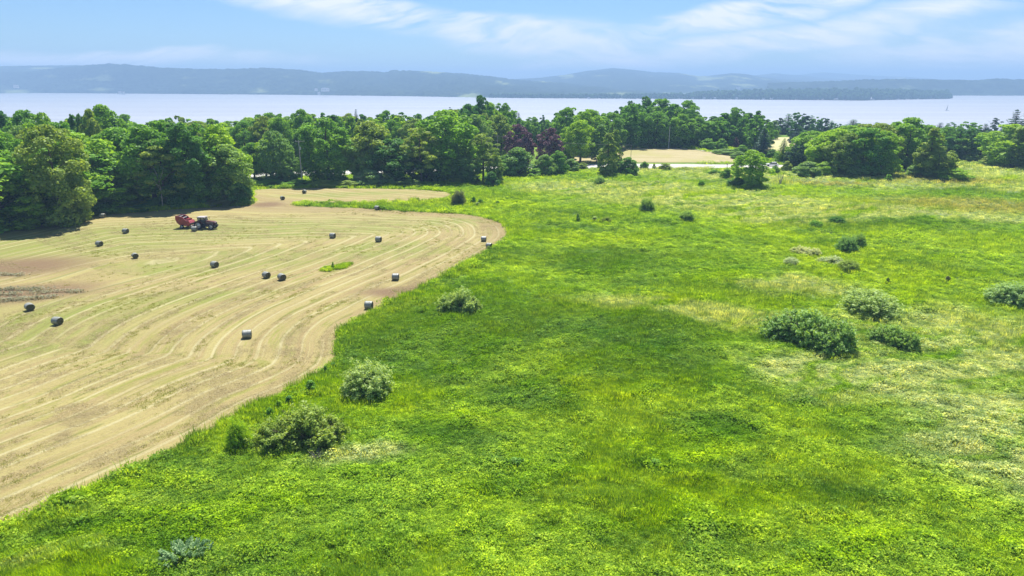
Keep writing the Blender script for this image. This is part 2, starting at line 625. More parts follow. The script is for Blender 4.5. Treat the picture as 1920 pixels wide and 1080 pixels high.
def hay_mat():
    m, k = mat('mown_hay')
    a = k.new('ShaderNodeAttribute', attribute_name='row')
    u, v, s = k.sep(a.outputs['Vector'])
    geo = k.new('ShaderNodeNewGeometry')
    P = geo.outputs['Position']
    wob = k.noise(P, 0.09, 3, 0.5)
    v2 = k.add(v, k.mul(wob, 0.45))
    A = k.comb(k.mul(u, 0.018), k.mul(v2, 0.8), 0)
    n1 = k.noise(A, 1.0, 5, 0.62)
    n2 = k.noise(k.comb(k.mul(u, 0.035), k.mul(v2, 2.1), 3.3), 1.0, 4, 0.6)
    n3 = k.noise(k.comb(k.mul(u, 0.16), k.mul(v2, 0.62), 7.7), 1.0, 5, 0.68)
    big = k.noise(P, 0.03, 3, 0.5)
    c = k.mix(k.ramp(n1, 0.35, 0.65), (0.40, 0.295, 0.145), (0.47, 0.39, 0.165))          # pinkish stubble, pale straw
    c = k.mix(k.ramp(n2, 0.54, 0.74, 0, 0.6), c, (0.54, 0.46, 0.255))                     # bleached trails
    grn = k.mul(k.ramp(n3, 0.50, 0.66), k.ramp(big, 0.30, 0.62, 0.35, 1.0))
    c = k.mix(k.mul(grn, 0.85), c, (0.28, 0.29, 0.05))                                   # regrowth in the rows
    # green flush in the far-left part of the field
    gb = None
    for b in HAY_GREEN:
        q = blob(k, P, *b)
        gb = q if gb is None else k.math('MAXIMUM', gb, q)
    c = k.mix(k.mul(gb, k.ramp(n3, 0.36, 0.56, 0.25, 0.85)), c, (0.27, 0.30, 0.065))
    # wheel and windrow traces parallel to the edge
    w1 = k.math('PINGPONG', k.add(v2, 0.4), 1.2)
    tr = k.mul(k.ramp(w1, 0.30, 0.08), k.ramp(n1, 0.36, 0.52))
    c = k.mix(k.mul(tr, 0.8), c, (0.58, 0.50, 0.30))
    w2 = k.math('PINGPONG', k.add(v2, 1.5), 1.9)
    td = k.mul(k.ramp(w2, 0.26, 0.06), k.ramp(n3, 0.40, 0.54))
    c = k.mix(k.mul(td, 0.75), c, (0.24, 0.23, 0.06))
    # bare pinkish-brown strip along the outer edge
    ed = k.mul(k.ramp(v, 5.5, 0.8), k.ramp(u, s_edge0, s_edge0 + 25))
    c = k.mix(k.mul(ed, 0.55), c, (0.34, 0.235, 0.13))
    bb = None
    for b in HAY_BROWN:
        q = blob(k, P, *b)
        bb = q if bb is None else k.math('MAXIMUM', bb, q)
    c = k.mix(k.mul(bb, k.ramp(n1, 0.3, 0.55, 0.85, 1.0)), c, (0.25, 0.155, 0.095))
    fine = k.noise(P, 3.0, 5, 0.8)
    f2 = k.noise(P, 9.0, 3, 0.7)
    c = k.mix(k.ramp(fine, 0.52, 0.30, 0, 0.5), c, (0.20, 0.165, 0.06))
    c = k.mix(k.ramp(f2, 0.55, 0.72, 0, 0.5), c, (0.60, 0.52, 0.30))
    c = k.mix(1.0, c, (0.655, 0.68, 0.585), 'MULTIPLY')
    p = k.new('ShaderNodeBsdfPrincipled')
    k.put(p.inputs['Base Color'], c)
    p.inputs['Roughness'].default_value = 0.9
    p.inputs['Specular IOR Level'].default_value = 0.2
    b = k.new('ShaderNodeBump')
    b.inputs['Strength'].default_value = 0.9
    b.inputs['Distance'].default_value = 0.12
    k.put(b.inputs['Height'], k.add(k.mul(fine, 0.7), k.mul(n2, 1.2)))
    k.l.new(b.outputs[0], p.inputs['Normal'])
    k.l.new(p.outputs[0], k.out.inputs[0])
    return m


HAY_GREEN = blobs_px([(150, 455, 320, 45, 0), (520, 430, 420, 30, 0), (20, 600, 330, 50, 0), (840, 415, 120, 12, 0), (60, 640, 190, 40, 0), (420, 490, 260, 30, 0), (700, 470, 170, 25, 0), (650, 365, 200, 6, 0), (300, 440, 180, 30, 0), (330, 560, 200, 20, 0)])
HAY_BROWN = blobs_px([(10, 505, 170, 26, 0), (50, 550, 150, 24, 0), (500, 384, 40, 7, 0), (760, 548, 130, 14, 0)])
s_edge0 = 0.0
_, arcs = polydist(edge_line, [at(690, 590)[0]], [at(690, 590)[1]])
s_edge0 = float(arcs[0]) - 8.0


def field_mat(name, c1, c2, c3, sx, sy, deg):
    m, k = mat(name)
    geo = k.new('ShaderNodeNewGeometry')
    P = geo.outputs['Position']
    n1 = k.noise(k.vmul(k.rot(P, deg), (sx, sy, 1)), 1.0, 5, 0.6)
    n2 = k.noise(P, 0.05, 4, 0.6)
    n3 = k.noise(P, 1.4, 4, 0.75)
    c = k.mix(k.ramp(n1, 0.35, 0.65), c1, c2)
    c = k.mix(k.ramp(n2, 0.45, 0.65, 0, 0.8), c, c3)
    c = k.mix(k.ramp(n3, 0.5, 0.3, 0, 0.35), c, tuple(a * 0.5 for a in c1))
    p = k.new('ShaderNodeBsdfPrincipled')
    k.put(p.inputs['Base Color'], c)
    p.inputs['Roughness'].default_value = 0.9
    p.inputs['Specular IOR Level'].default_value = 0.15
    k.l.new(p.outputs[0], k.out.inputs[0])
    return m


M_ground = ground_mat()
M_tuft = tuft_mat()
M_hay = hay_mat()
M_field = field_mat('mown_far_field', (0.31, 0.265, 0.125), (0.38, 0.325, 0.18), (0.30, 0.28, 0.10), 0.02, 0.35, 4)
M_far_field = field_mat('dry_far_field', (0.38, 0.35, 0.17), (0.46, 0.42, 0.21), (0.33, 0.34, 0.13), 0.02, 0.2, 0)
M_lane = field_mat('pale_lane', (0.50, 0.45, 0.38), (0.60, 0.55, 0.47), (0.52, 0.47, 0.40), 0.1, 0.1, 0)
M_road = field_mat('sunbleached_road', (0.42, 0.40, 0.37), (0.48, 0.46, 0.43), (0.44, 0.42, 0.38), 0.05, 0.6, 0)

# ------------------------------------------------------------------ ground sheet
def axis(lo, hi, near_lo, near_hi, step, grow):
    a = list(np.arange(near_lo, near_hi, step))
    s, x = step, near_hi
    while x < hi:
        a.append(x); s *= grow; x += s
    a.append(hi)
    s, x = step, near_lo
    pre = []
    while x > lo:
        s *= grow; x -= s
        pre.append(max(x, lo))
    return np.array(sorted(set(pre + a)))


ax = axis(-11000, 11000, -180, 260, 3.0, 1.18)
ay = axis(-400, 12500, -10, 420, 3.0, 1.12)
GX, GY = np.meshgrid(ax, ay)
nx, ny = len(ax), len(ay)
idx = np.arange(nx * ny).reshape(ny, nx)
quads = np.column_stack([idx[:-1, :-1].ravel(), idx[:-1, 1:].ravel(), idx[1:, 1:].ravel(), idx[1:, :-1].ravel()])
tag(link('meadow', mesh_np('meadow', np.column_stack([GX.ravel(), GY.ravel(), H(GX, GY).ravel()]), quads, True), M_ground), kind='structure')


def hay_rows(X, Y):
    line = edge_line
    d, s = polydist(line, X, Y)
    d2, _ = polydist(wood_line, X, Y)
    d2 = d2 + 2.0
    m_ = np.minimum(d, d2)
    d = m_ - 12.0 * np.log(np.exp(-(d - m_) / 12.0) + np.exp(-(d2 - m_) / 12.0)) + 12.0 * np.exp(-np.abs(d - d2) / 12.0) * 0.0
    return {'row': np.column_stack([s, d, np.zeros_like(d)])}


sheet('hay_field', hay_poly, 1.6, 0.06, M_hay, hay_rows)
sheet('road', road_poly, 4.0, 0.07, M_road)
sheet('mown_field', field_poly, 3.0, 0.06, M_field)
sheet('dry_field', far_field_poly, 6.0, 0.08, M_far_field)
lane = smooth_poly([at(*p) for p in lane_px], 4)
lane_poly = [(x, y + 1.6) for x, y in lane] + [(x, y - 1.6) for x, y in reversed(lane)]
sheet('gravel_lane', lane_poly, 3.0, 0.12, M_lane)

# ------------------------------------------------------------------ lake
def water_mat():
    m, k = mat('lake_water')
    geo = k.new('ShaderNodeNewGeometry')
    P = geo.outputs['Position']
    p = k.new('ShaderNodeBsdfPrincipled')
    p.inputs['Base Color'].default_value = (0.30, 0.31, 0.33, 1)
    p.inputs['Roughness'].default_value = 0.28
    p.inputs['IOR'].default_value = 1.33
    n = k.noise(k.vmul(P, (0.10, 0.25, 1)), 1.0, 4, 0.6)
    n2 = k.noise(k.vmul(P, (0.0012, 0.006, 1)), 1.0, 3, 0.5)
    b = k.new('ShaderNodeBump')
    b.inputs['Strength'].default_value = 0.2
    b.inputs['Distance'].default_value = 0.3
    k.put(b.inputs['Height'], n)
    k.l.new(b.outputs[0], p.inputs['Normal'])
    n3 = k.noise(k.vmul(P, (0.0009, 0.010, 1)), 1.0, 4, 0.6)
    k.put(p.inputs['Base Color'], k.mix(k.ramp(n3, 0.35, 0.65), (0.27, 0.285, 0.31), (0.33, 0.34, 0.36)))
    k.put(p.inputs['Roughness'], k.ramp(n2, 0.3, 0.7, 0.50, 0.56))
    k.l.new(p.outputs[0], k.out.inputs[0])
    return m


lm = MB()
lm.add([(-10500, 600, LAKE_Z), (10500, 600, LAKE_Z), (10500, 11500, LAKE_Z), (-10500, 11500, LAKE_Z)], [(0, 1, 2, 3)])
tag(lm.build('lake_water', water_mat()), kind='structure')

# ------------------------------------------------------------------ far hills
def hill_mat():
    m, k = mat('wooded_hill')
    geo = k.new('ShaderNodeNewGeometry')
    P = geo.outputs['Position']
    n = k.noise(P, 0.02, 5, 0.7)
    n2 = k.noise(k.vmul(P, (0.0035, 0.0012, 0.012)), 1.0, 4, 0.55)
    c = k.mix(k.ramp(n, 0.35, 0.65), (0.012, 0.022, 0.018), (0.042, 0.062, 0.036))
    c = k.mix(k.ramp(n2, 0.58, 0.68, 0, 0.8), c, (0.24, 0.28, 0.12))        # clearings and farm fields
    p = k.new('ShaderNodeBsdfPrincipled')
    k.put(p.inputs['Base Color'], c)
    p.inputs['Roughness'].default_value = 0.95
    p.inputs['Specular IOR Level'].default_value = 0.0
    k.l.new(p.outputs[0], k.out.inputs[0])
    return m


M_hill = hill_mat()


def ridge(name, prof, shore, ridge_d, rough=5.0, back=900, n_rows=46, step=3.0, shape=1.0, amp=1.0):
    """wooded hillside: profile = (photo column, crest row); shore = (column, waterline row) or a fixed distance; built at its real distance"""
    pxs = np.arange(prof[0][0], prof[-1][0] + 0.1, step)
    top = np.interp(pxs, [p[0] for p in prof], [p[1] for p in prof])
    V = []
    nr = n_rows
    ph = rng.random(8) * 6.28
    for i, px in enumerate(pxs):
        d = at_dir(px, HORIZON_PY)
        ux, uy = d.x / math.hypot(d.x, d.y), d.y / math.hypot(d.x, d.y)
        if isinstance(shore, (int, float)):
            ds = shore
        else:
            pw = float(np.interp(px, [p[0] for p in shore], [p[1] for p in shore]))
            dd = at_dir(px, pw)
            ds = (CAM_Z - LAKE_Z) / -dd.z * math.hypot(dd.x, dd.y)
        dr = max(ridge_d, ds + 300)
        dt = at_dir(px, float(top[i]))
        zt = CAM_Z + dt.z * dr / math.hypot(dt.x, dt.y)
        for j in range(nr + 6):
            t = j / nr
            if t <= 1:
                dist = ds + (dr - ds) * t
                zz = LAKE_Z - 1 + (zt - LAKE_Z) * (0.06 * min(1, t * 12) + 0.94 * (0.5 * t + 0.5 * sstep(t)) ** shape)
                if j > 0:
                    zz += amp * 7 * math.sin(px * 0.021 + ph[0] + t * 5) * math.sin(t * math.pi) + amp * 4 * math.sin(px * 0.057 + ph[1] - t * 9) * math.sin(t * math.pi)
            else:
                q = (j - nr) / 6
                dist = dr + back * q
                zz = zt + (LAKE_Z - 2 - zt) * q
            jj = 0 if j == 0 else 1
            V.append((ux * dist + jj * rng.uniform(-4, 4), uy * dist, zz + jj * rough * (rng.random() - 0.35)))
    n, mm = len(pxs), nr + 6
    ii = np.arange(n * mm).reshape(n, mm)
    F = np.column_stack([ii[:-1, :-1].ravel(), ii[1:, :-1].ravel(), ii[1:, 1:].ravel(), ii[:-1, 1:].ravel()])
    return tag(link(name, mesh_np(name, np.array(V), F, False), M_hill), kind='structure')


SHORE_L = [(-600, 172), (0, 174), (300, 176), (500, 177.5), (760, 180.5), (900, 183), (960, 184), (1300, 186)]
ridge('hills', [(-600, 128), (-300, 125), (-60, 124), (0, 124), (60, 123), (150, 122), (200, 124), (400, 130)], 5200, 6400, 3)
ridge('hills', [(-600, 142), (-400, 138), (-200, 140), (0, 136), (60, 134), (120, 127), (170, 122), (210, 119.5), (245, 121), (300, 126.5), (370, 129.5), (430, 129.5), (500, 127.5), (560, 130.5), (605, 136.5), (640, 133.5),
                (700, 133.5), (722, 136), (737, 132), (800, 134), (870, 138), (920, 143), (960, 149), (1060, 156), (1150, 166), (1290, 172), (1420, 176)], SHORE_L, 4700, 8)
ridge('hills', [(860, 150), (960, 148.5), (1010, 146), (1060, 140), (1100, 133), (1150, 127.5), (1190, 131), (1220, 135), (1270, 136.5), (1310, 143), (1330, 142), (1370, 137), (1400, 139), (1425, 144), (1470, 149), (1560, 153)], 4400, 6600, 4, shape=0.7)
ridge('hills', [(1380, 146), (1400, 143), (1450, 137), (1480, 140), (1510, 141), (1535, 145), (1580, 148), (1640, 150)], 6000, 8600, 3)
ridge('hills', [(1440, 150), (1500, 140), (1540, 135), (1580, 138), (1640, 142), (1700, 144), (1780, 150)], 8800, 10000, 2)
SHORE_R = [(1440, 179), (2500, 180)]
ridge('hills', [(1440, 156), (1560, 152), (1620, 149), (1700, 148), (1760, 149.5), (1830, 150.5), (1870, 147), (1900, 148.5), (1960, 150), (2100, 146), (2500, 150)], SHORE_R, 4300, 6)

# ------------------------------------------------------------------ leaves: crowns and shrubs as clouds of leaf sprays
def quads_from(C, N, size, aspect=1.0, rs=rng):
    """leaf quads at centres C, normals N"""
    n = len(C)
    N = N / (np.linalg.norm(N, axis=1, keepdims=True) + 1e-9)
    a = rs.normal(size=(n, 3))
    U = np.cross(N, a)
    U /= (np.linalg.norm(U, axis=1, keepdims=True) + 1e-9)
    V_ = np.cross(N, U)
    s = np.asarray(size).reshape(-1, 1) * 0.5
    k1 = rs.uniform(0.6, 1.1, (n, 1))
    k2 = rs.uniform(0.6, 1.1, (n, 1))
    P = np.stack([C - U * s * aspect, C - V_ * s * k1, C + U * s * aspect, C + V_ * s * k2], axis=1).reshape(-1, 3)
    F = np.arange(4 * n).reshape(n, 4)
    return P, F


def leafy(name, lobes, n, size, shell=(0.55, 1.05), up=0.35, jit=0.75, flat=0.75, seed=1, aspect=1.0, tips=0.0):
    """lobes: array (x,y,z,r) ; leaves on the shells of the lobes"""
    rs = np.random.default_rng(seed)
    lobes = np.asarray(lobes, dtype=float)
    wgt = lobes[:, 3] ** 2
    li = rs.choice(len(lobes), n, p=wgt / wgt.sum())
    d = rs.normal(size=(n, 3))
    d /= np.linalg.norm(d, axis=1, keepdims=True)
    cen = lobes[:, :3].mean(axis=0)
    out = lobes[li, :3] - cen
    out /= (np.linalg.norm(out, axis=1, keepdims=True) + 1e-6)
    d = d + 0.45 * out + np.array([0, 0, up])
    d /= np.linalg.norm(d, axis=1, keepdims=True)
    sh = rs.uniform(shell[0], shell[1], n) ** 0.7
    r = lobes[li, 3] * sh
    C = lobes[li, :3] + d * r[:, None] * np.array([1, 1, flat])
    N = d + rs.normal(size=(n, 3)) * jit
    N[:, 2] += 0.25
    sz = size * rs.uniform(0.6, 1.35, n)
    P, F = quads_from(C, N, sz, aspect, rs)
    lt = rs.random(len(lobes))
    tone = np.clip(0.55 * lt[li] + 0.45 * rs.random(n), 0, 1)
    if tips:      # pale new growth on the outermost twigs
        hh = C[:, 2] / C[:, 2].max()
        tone = np.clip((1 - tips) * tone + tips * ((sh - shell[0]) / (shell[1] - shell[0])) ** 1.5 * (0.35 + 0.65 * hh), 0, 1)
    return mesh_np(name, P, F, False, {'tone': np.repeat(tone, 4)})


def lobes_profile(prof, n, rad, seed, base=0.0, rr=(0.16, 0.34), fill=0.25, squash=1.0, lean=(0, 0)):
    """lobes round a height profile; prof = [(t, r)] with unit height; returns unit-height lobes"""
    rs = np.random.default_rng(seed)
    out = []
    T = [p[0] for p in prof]
    Rr = [p[1] for p in prof]
    tt = np.linspace(T[0], T[-1], 60)
    rt = np.interp(tt, T, Rr)
    cdf = np.cumsum(rt + 0.05)
    cdf /= cdf[-1]
    ang0 = rs.random() * 6.28
    for i in range(n):
        t = float(np.interp((i + rs.random()) / n, cdf, tt))
        r = float(np.interp(t, T, Rr))
        a = ang0 + i * 2.39996 + rs.uniform(-0.5, 0.5)
        lr = rad * rs.uniform(*rr)
        k = rs.uniform(0.72, 1.0) if rs.random() > fill else rs.uniform(0.1, 0.6)
        q = max(0.0, r - lr * 0.75) * k * rs.uniform(0.82, 1.12)
        out.append((q * math.cos(a) + lean[0] * t, q * math.sin(a) + lean[1] * t, min(t, 1.0 - lr * 0.5), lr))
    return np.array(out)


def trunk_mesh(name, h, r, limbs, seed, lo=0.3, hi=0.8, spread=0.3):
    rs = random.Random(seed)
    b = MB()
    k = [(0, 0, -0.02 * h)]
    for i in range(1, 6):
        t = i / 5
        k.append((rs.uniform(-1, 1) * 0.02 * h * t, rs.uniform(-1, 1) * 0.02 * h * t, h * 0.92 * t))
    b.tube(k, [r * 1.35, r, r * 0.8, r * 0.6, r * 0.4, r * 0.12], 7)
    for i in range(limbs):
        t = lo + (hi - lo) * (i + rs.random()) / limbs
        a = i * 2.4 + rs.uniform(-0.5, 0.5)
        L = spread * h * (1.1 - 0.7 * t) * rs.uniform(0.7, 1.2)
        z = t * h * 0.92
        p0 = (0, 0, z)
        p1 = (math.cos(a) * L * 0.45, math.sin(a) * L * 0.45, z + L * 0.35)
        p2 = (math.cos(a) * L, math.sin(a) * L, z + L * 0.65)
        b.tube([p0, p1, p2], [r * 0.38 * (1.2 - t), r * 0.22, r * 0.06], 5)
    return b.mesh(name, True)


def foliage_mat(name, dark, lite, hue=0.12, trans=0.45, tcol=None):
    m, k = mat(name)
    a = k.new('ShaderNodeAttribute', attribute_name='tone')
    oi = k.new('ShaderNodeObjectInfo')
    c = k.mix(a.outputs['Fac'], dark, lite)
    rnd = oi.outputs['Random']
    c = k.mix(k.ramp(rnd, 0.0, 1.0, 0, 0.65), c, k.mix(1.0, c, (1 + hue * 2.6, 1 + hue * 1.4, 1.0 - hue), 'MULTIPLY'))
    r2 = k.math('FRACT', k.mul(rnd, 7.31))
    c = k.mix(k.ramp(r2, 0.45, 1.0, 0, 0.7), c, k.mix(1.0, c, (0.70, 0.84, 1.05), 'MULTIPLY'))
    leaf_shader(k, c, trans, 0.5, tcol)
    return m


M_bark = simple('bark', (0.13, 0.105, 0.08), 0.9, 0, 0.35, 4.0, 0.2)
M_bark_pale = simple('pale_bark', (0.36, 0.33, 0.29), 0.85, 0, 0.3, 4.0, 0.2)
M_leaf = {
    'bright': foliage_mat('leaf_bright', (0.15, 0.34, 0.022), (0.40, 0.62, 0.05), 0.08),
    'mid': foliage_mat('leaf_mid', (0.095, 0.25, 0.028), (0.26, 0.50, 0.06), 0.07),
    'dark': foliage_mat('leaf_dark', (0.05, 0.165, 0.032), (0.14, 0.33, 0.06), 0.06),
    'silver': foliage_mat('leaf_silver', (0.12, 0.26, 0.045), (0.34, 0.53, 0.15), 0.06),
    'olive': foliage_mat('leaf_olive', (0.14, 0.25, 0.035), (0.37, 0.50, 0.11), 0.08),
    'conifer': foliage_mat('leaf_conifer', (0.025, 0.08, 0.036), (0.065, 0.15, 0.06), 0.05, 0.15),
    'blue': foliage_mat('leaf_blue', (0.05, 0.10, 0.08), (0.14, 0.22, 0.17), 0.03, 0.15),
    'purple': foliage_mat('leaf_purple', (0.06, 0.034, 0.052), (0.30, 0.19, 0.20), 0.03, 0.22, (1.2, 0.7, 0.8)),
    'pale': foliage_mat('leaf_pale', (0.13, 0.28, 0.03), (0.52, 0.67, 0.26), 0.04),
    'lime': foliage_mat('leaf_lime', (0.26, 0.44, 0.012), (0.55, 0.74, 0.04), 0.03, 0.5),
    'white': foliage_mat('leaf_white', (0.30, 0.42, 0.14), (0.74, 0.80, 0.52), 0.02, 0.5),
    'rust': foliage_mat('leaf_rust', (0.13, 0.16, 0.055), (0.30, 0.34, 0.16), 0.04),
    'juniper': foliage_mat('leaf_juniper', (0.15, 0.32, 0.10), (0.58, 0.74, 0.40), 0.02, 0.3, (1, 1, 1)),
}

# unit prototypes: height 1, width 1 (radius 0.5); scaled on placement
PROTO = {}


def add_proto(kind, crown_me, trunk_me):
    PROTO.setdefault(kind, []).append((crown_me, trunk_me))


P_EDGE = [(0.03, 0.34), (0.18, 0.44), (0.40, 0.50), (0.62, 0.49), (0.78, 0.41), (0.90, 0.28), (0.97, 0.14)]
P_ROUND = [(0.20, 0.26), (0.32, 0.44), (0.50, 0.50), (0.68, 0.45), (0.84, 0.31), (0.95, 0.14)]
P_COL = [(0.04, 0.36), (0.2, 0.48), (0.45, 0.50), (0.65, 0.42), (0.82, 0.28), (0.97, 0.12)]
P_DOME = [(0.05, 0.46), (0.25, 0.50), (0.5, 0.44), (0.75, 0.30), (0.92, 0.14)]
# crowns are modelled at true-ish size: height 20, width 13
for s in range(5):
    L = lobes_profile(P_EDGE, 85, 0.5, 10 + s, rr=(0.12, 0.30), lean=(0.03 * s, -0.02 * s))
    L = L * np.array([13, 13, 20, 12])
    add_proto('edge', leafy('crown', L, 16000, 0.50, seed=20 + s, flat=0.85, shell=(0.4, 1.2), jit=0.9), trunk_mesh('trunk', 20, 0.34, 7, s))
for s in range(4):
    L = lobes_profile(P_ROUND, 56, 0.5, 40 + s) * np.array([14, 14, 18, 12.5])
    add_proto('round', leafy('crown', L, 14000, 0.48, seed=50 + s, flat=0.85, shell=(0.4, 1.2), jit=0.9), trunk_mesh('trunk', 18, 0.36, 8, 60 + s))
for s in range(3):
    L = lobes_profile(P_COL, 50, 0.5, 70 + s, rr=(0.22, 0.42)) * np.array([7, 7, 18, 6.5])
    add_proto('column', leafy('crown', L, 9000, 0.42, seed=80 + s, flat=1.0, up=0.6), trunk_mesh('trunk', 18, 0.22, 5, 90 + s, spread=0.15))
for s in range(2):
    L = lobes_profile(P_ROUND, 34, 0.5, 100 + s, fill=0.35) * np.array([12, 12, 18, 8.5])
    add_proto('open', leafy('crown', L, 5200, 0.46, seed=110 + s, flat=0.6), trunk_mesh('trunk', 18, 0.26, 14, 120 + s, spread=0.4))


def conifer(name, h, r, tiers, seed, droop=0.25, n_leaf=1, gap=0.5, size=0.42, base=0.06, ragged=0.2):
    rs = np.random.default_rng(seed)
    C, N = [], []
    for i in range(tiers):
        t = base + (1 - base) * (i / tiers)
        rad = r * (1 - t) ** 0.8 * rs.uniform(1 - ragged, 1 + ragged * 0.4) + 0.12
        nb = max(6, int(15 * (1 - t) + 6))
        for b_ in range(nb):
            a = 6.283 * b_ / nb + rs.uniform(-0.2, 0.2) + i
            Lb = rad * rs.uniform(0.75, 1.08)
            m_ = int((4 + 13 * (Lb / r)) * n_leaf)
            s_ = rs.uniform(0.12, 1.0, m_)
            sw = rs.normal(0, 0.10 + 0.13 * s_) * Lb * 0.8
            x = np.cos(a) * Lb * s_ - np.sin(a) * sw
            y = np.sin(a) * Lb * s_ + np.cos(a) * sw
            z = t * h - droop * Lb * s_ ** 1.5 + 0.12 * Lb * s_ + rs.normal(0, 0.06, m_) * h * gap / tiers
            C.append(np.column_stack([x, y, z]))
            N.append(np.column_stack([np.cos(a) * 0.5 + rs.normal(0, 0.4, m_), np.sin(a) * 0.5 + rs.normal(0, 0.4, m_), 1 + rs.normal(0, 0.35, m_)]))
    C = np.vstack(C)
    N = np.vstack(N)
    C[:, 2] = np.maximum(C[:, 2], 0.1)
    P, F = quads_from(C, N, size * rs.uniform(0.6, 1.3, len(C)), 1.3, rs)
    return mesh_np(name, P, F, False, {'tone': np.repeat(rs.random(len(C)), 4)})


for s in range(3):
    add_proto('spruce', conifer('crown', 16, 4.2, 26, 130 + s), trunk_mesh('trunk', 16, 0.22, 0, 140 + s))
for s in range(2):
    add_proto('pine', conifer('crown', 18, 5.0, 15, 150 + s, droop=-0.12, gap=1.1, size=0.6, base=0.18, ragged=0.5), trunk_mesh('trunk', 18, 0.26, 4, 160 + s))
# far trees: lighter meshes
for s in range(4):
    L = lobes_profile(P_EDGE, 30, 0.5, 170 + s) * np.array([12, 12, 16, 11])
    add_proto('far', leafy('crown', L, 3600, 0.85, seed=180 + s, flat=0.7), trunk_mesh('trunk', 16, 0.3, 3, 190 + s))

# shrubs: many stems fanning out of the ground, leaves along their outer half
def stemmy(name, domes, n_stem, per, size, seed, wild=0.085):
    """domes: (x, y, radius, height)"""
    rs = np.random.default_rng(seed)
    dm = np.array(domes, dtype=float)
    wt = dm[:, 2] ** 2
    di = rs.choice(len(dm), n_stem, p=wt / wt.sum())
    az_ = rs.uniform(0, 6.283, n_stem)
    cz = rs.uniform(0.0, 1.0, n_stem)                       # cosine from the vertical
    sn = np.sqrt(1 - cz ** 2)
    k_ = 1 + rs.normal(0, wild, n_stem)
    ends = np.column_stack([np.cos(az_) * sn * dm[di, 2] * k_, np.sin(az_) * sn * dm[di, 2] * k_, cz * dm[di, 3] * k_])
    base = np.column_stack([dm[di, 0], dm[di, 1], np.zeros(n_stem)])
    C, N, T = [], [], []
    for e_, b_ in zip(ends, base):
        t = rs.uniform(0.30, 1.0, per) ** 0.75
        p = b_ + e_ * t[:, None] * np.array([1, 1, 1])
        p[:, 2] += 0.16 * np.sin(t * 3.14) * np.hypot(e_[0], e_[1])
        L = np.linalg.norm(e_)
        p += rs.normal(0, 0.06, (per, 3)) * L * (1.35 - 0.8 * t)[:, None] + rs.normal(0, 0.04, (per, 3))
        C.append(p)
        N.append(rs.normal(0, 0.75, (per, 3)) + e_ / (L + 1e-6) * 0.5 + np.array([0, 0, 0.35]))
        tone0 = rs.random()
        T.append(np.clip(0.5 * t ** 3 + 0.3 * tone0 + 0.25 * rs.random(per), 0, 1))
    C, N, T = np.vstack(C), np.vstack(N), np.concatenate(T)
    C[:, 2] = np.maximum(C[:, 2], 0.03)
    P_, F = quads_from(C, N, size * rs.uniform(0.6, 1.35, len(C)), 1.7, rs)
    return mesh_np(name, P_, F, False, {'tone': np.repeat(T, 4)})


for s in range(4):
    add_proto('shrub', stemmy('foliage', [(0, 0, 2.15, 3.0), (0.5 - 0.3 * s, 0.4, 1.7, 2.6)], 300, 64, 0.11, 200 + s), None)
for s in range(3):   # wide thickets of several such domes
    rs_ = np.random.default_rng(230 + s)
    dm_ = [(-1.7, 0.0, 1.55, 2.0), (0.1, 0.3, 1.75, 2.6), (1.7, -0.1, 1.5, 2.1), (0.9, -1.0, 1.2, 1.5), (-0.8, 0.9, 1.3, 1.9)]
    dm_ = [(x + rs_.uniform(-.35, .35), y + rs_.uniform(-.3, .3), r * rs_.uniform(.85, 1.12), h * rs_.uniform(.8, 1.12)) for x, y, r, h in dm_]
    add_proto('thicket', stemmy('foliage', dm_, 460, 64, 0.12, 240 + s), None)
for s in range(3):   # layered willow / sumac mounds
    L = lobes_profile(P_DOME, 26, 0.5, 250 + s, rr=(0.26, 0.48)) * np.array([8, 8, 7, 6.5])
    add_proto('mound', leafy('foliage', L, 9000, 0.34, seed=260 + s, flat=0.8, up=0.55, jit=0.65), None)
for s in range(3):   # small weedy clumps, 1 m
    L = lobes_profile(P_DOME, 12, 0.5, 270 + s, rr=(0.3, 0.5), fill=0.5) * np.array([1.6, 1.6, 1.2, 1.2])
    add_proto('weed', leafy('foliage', L, 1500, 0.12, seed=280 + s, flat=1.1, up=0.7, jit=0.9, aspect=1.5, shell=(0.3, 1.3)), None)


def stems_mesh(seed, n=26, w_=1.0, h_=1.3):
    rs = random.Random(seed)
    b = MB()
    for i in range(n):
        a = rs.uniform(0, 6.28)
        q = rs.uniform(0.1, 1.0)
        p0 = (math.cos(a) * 0.25, math.sin(a) * 0.25, -0.05)
        p1 = (math.cos(a) * w_ * q * 0.55, math.sin(a) * w_ * q * 0.55, h_ * 0.55)
        p2 = (math.cos(a) * w_ * q, math.sin(a) * w_ * q, h_ * rs.uniform(0.75, 1.0))
        b.tube([p0, p1, p2], [0.04, 0.025, 0.008], 4, cap=False)
    return b.mesh('stems', True)


STEMS = {'shrub': stems_mesh(1, 26, 1.9, 2.5), 'thicket': stems_mesh(2, 40, 2.8, 2.1), 'mound': stems_mesh(3, 24, 3.2, 5.2), 'weed': stems_mesh(4, 10, 0.6, 0.9)}
PSIZE = {}
for kd, ls in PROTO.items():
    PSIZE[kd] = []
    for c, t in ls:
        co = np.empty(len(c.vertices) * 3, dtype=np.float32)
        c.vertices.foreach_get('co', co)
        co = co.reshape(-1, 3)
        r_ = np.percentile(np.abs(co[:, :2]), 99)
        PSIZE[kd].append((2 * r_, np.percentile(co[:, 2], 99.7)))
for kd, ls in PROTO.items():
    for c_, t_ in ls:
        for m_ in (c_, t_):
            if m_ is not None and not m_.materials: m_.materials.append(None)
for m_ in STEMS.values():
    if not m_.materials: m_.materials.append(None)


def dressed(name, me, m, parent):
    """a part that shares its mesh with its likes and wears its own leaf or bark colour"""
    o = link(name, me, None, parent)
    o.material_slots[0].link = 'OBJECT'
    o.material_slots[0].material = m
    return o


PLACED = []


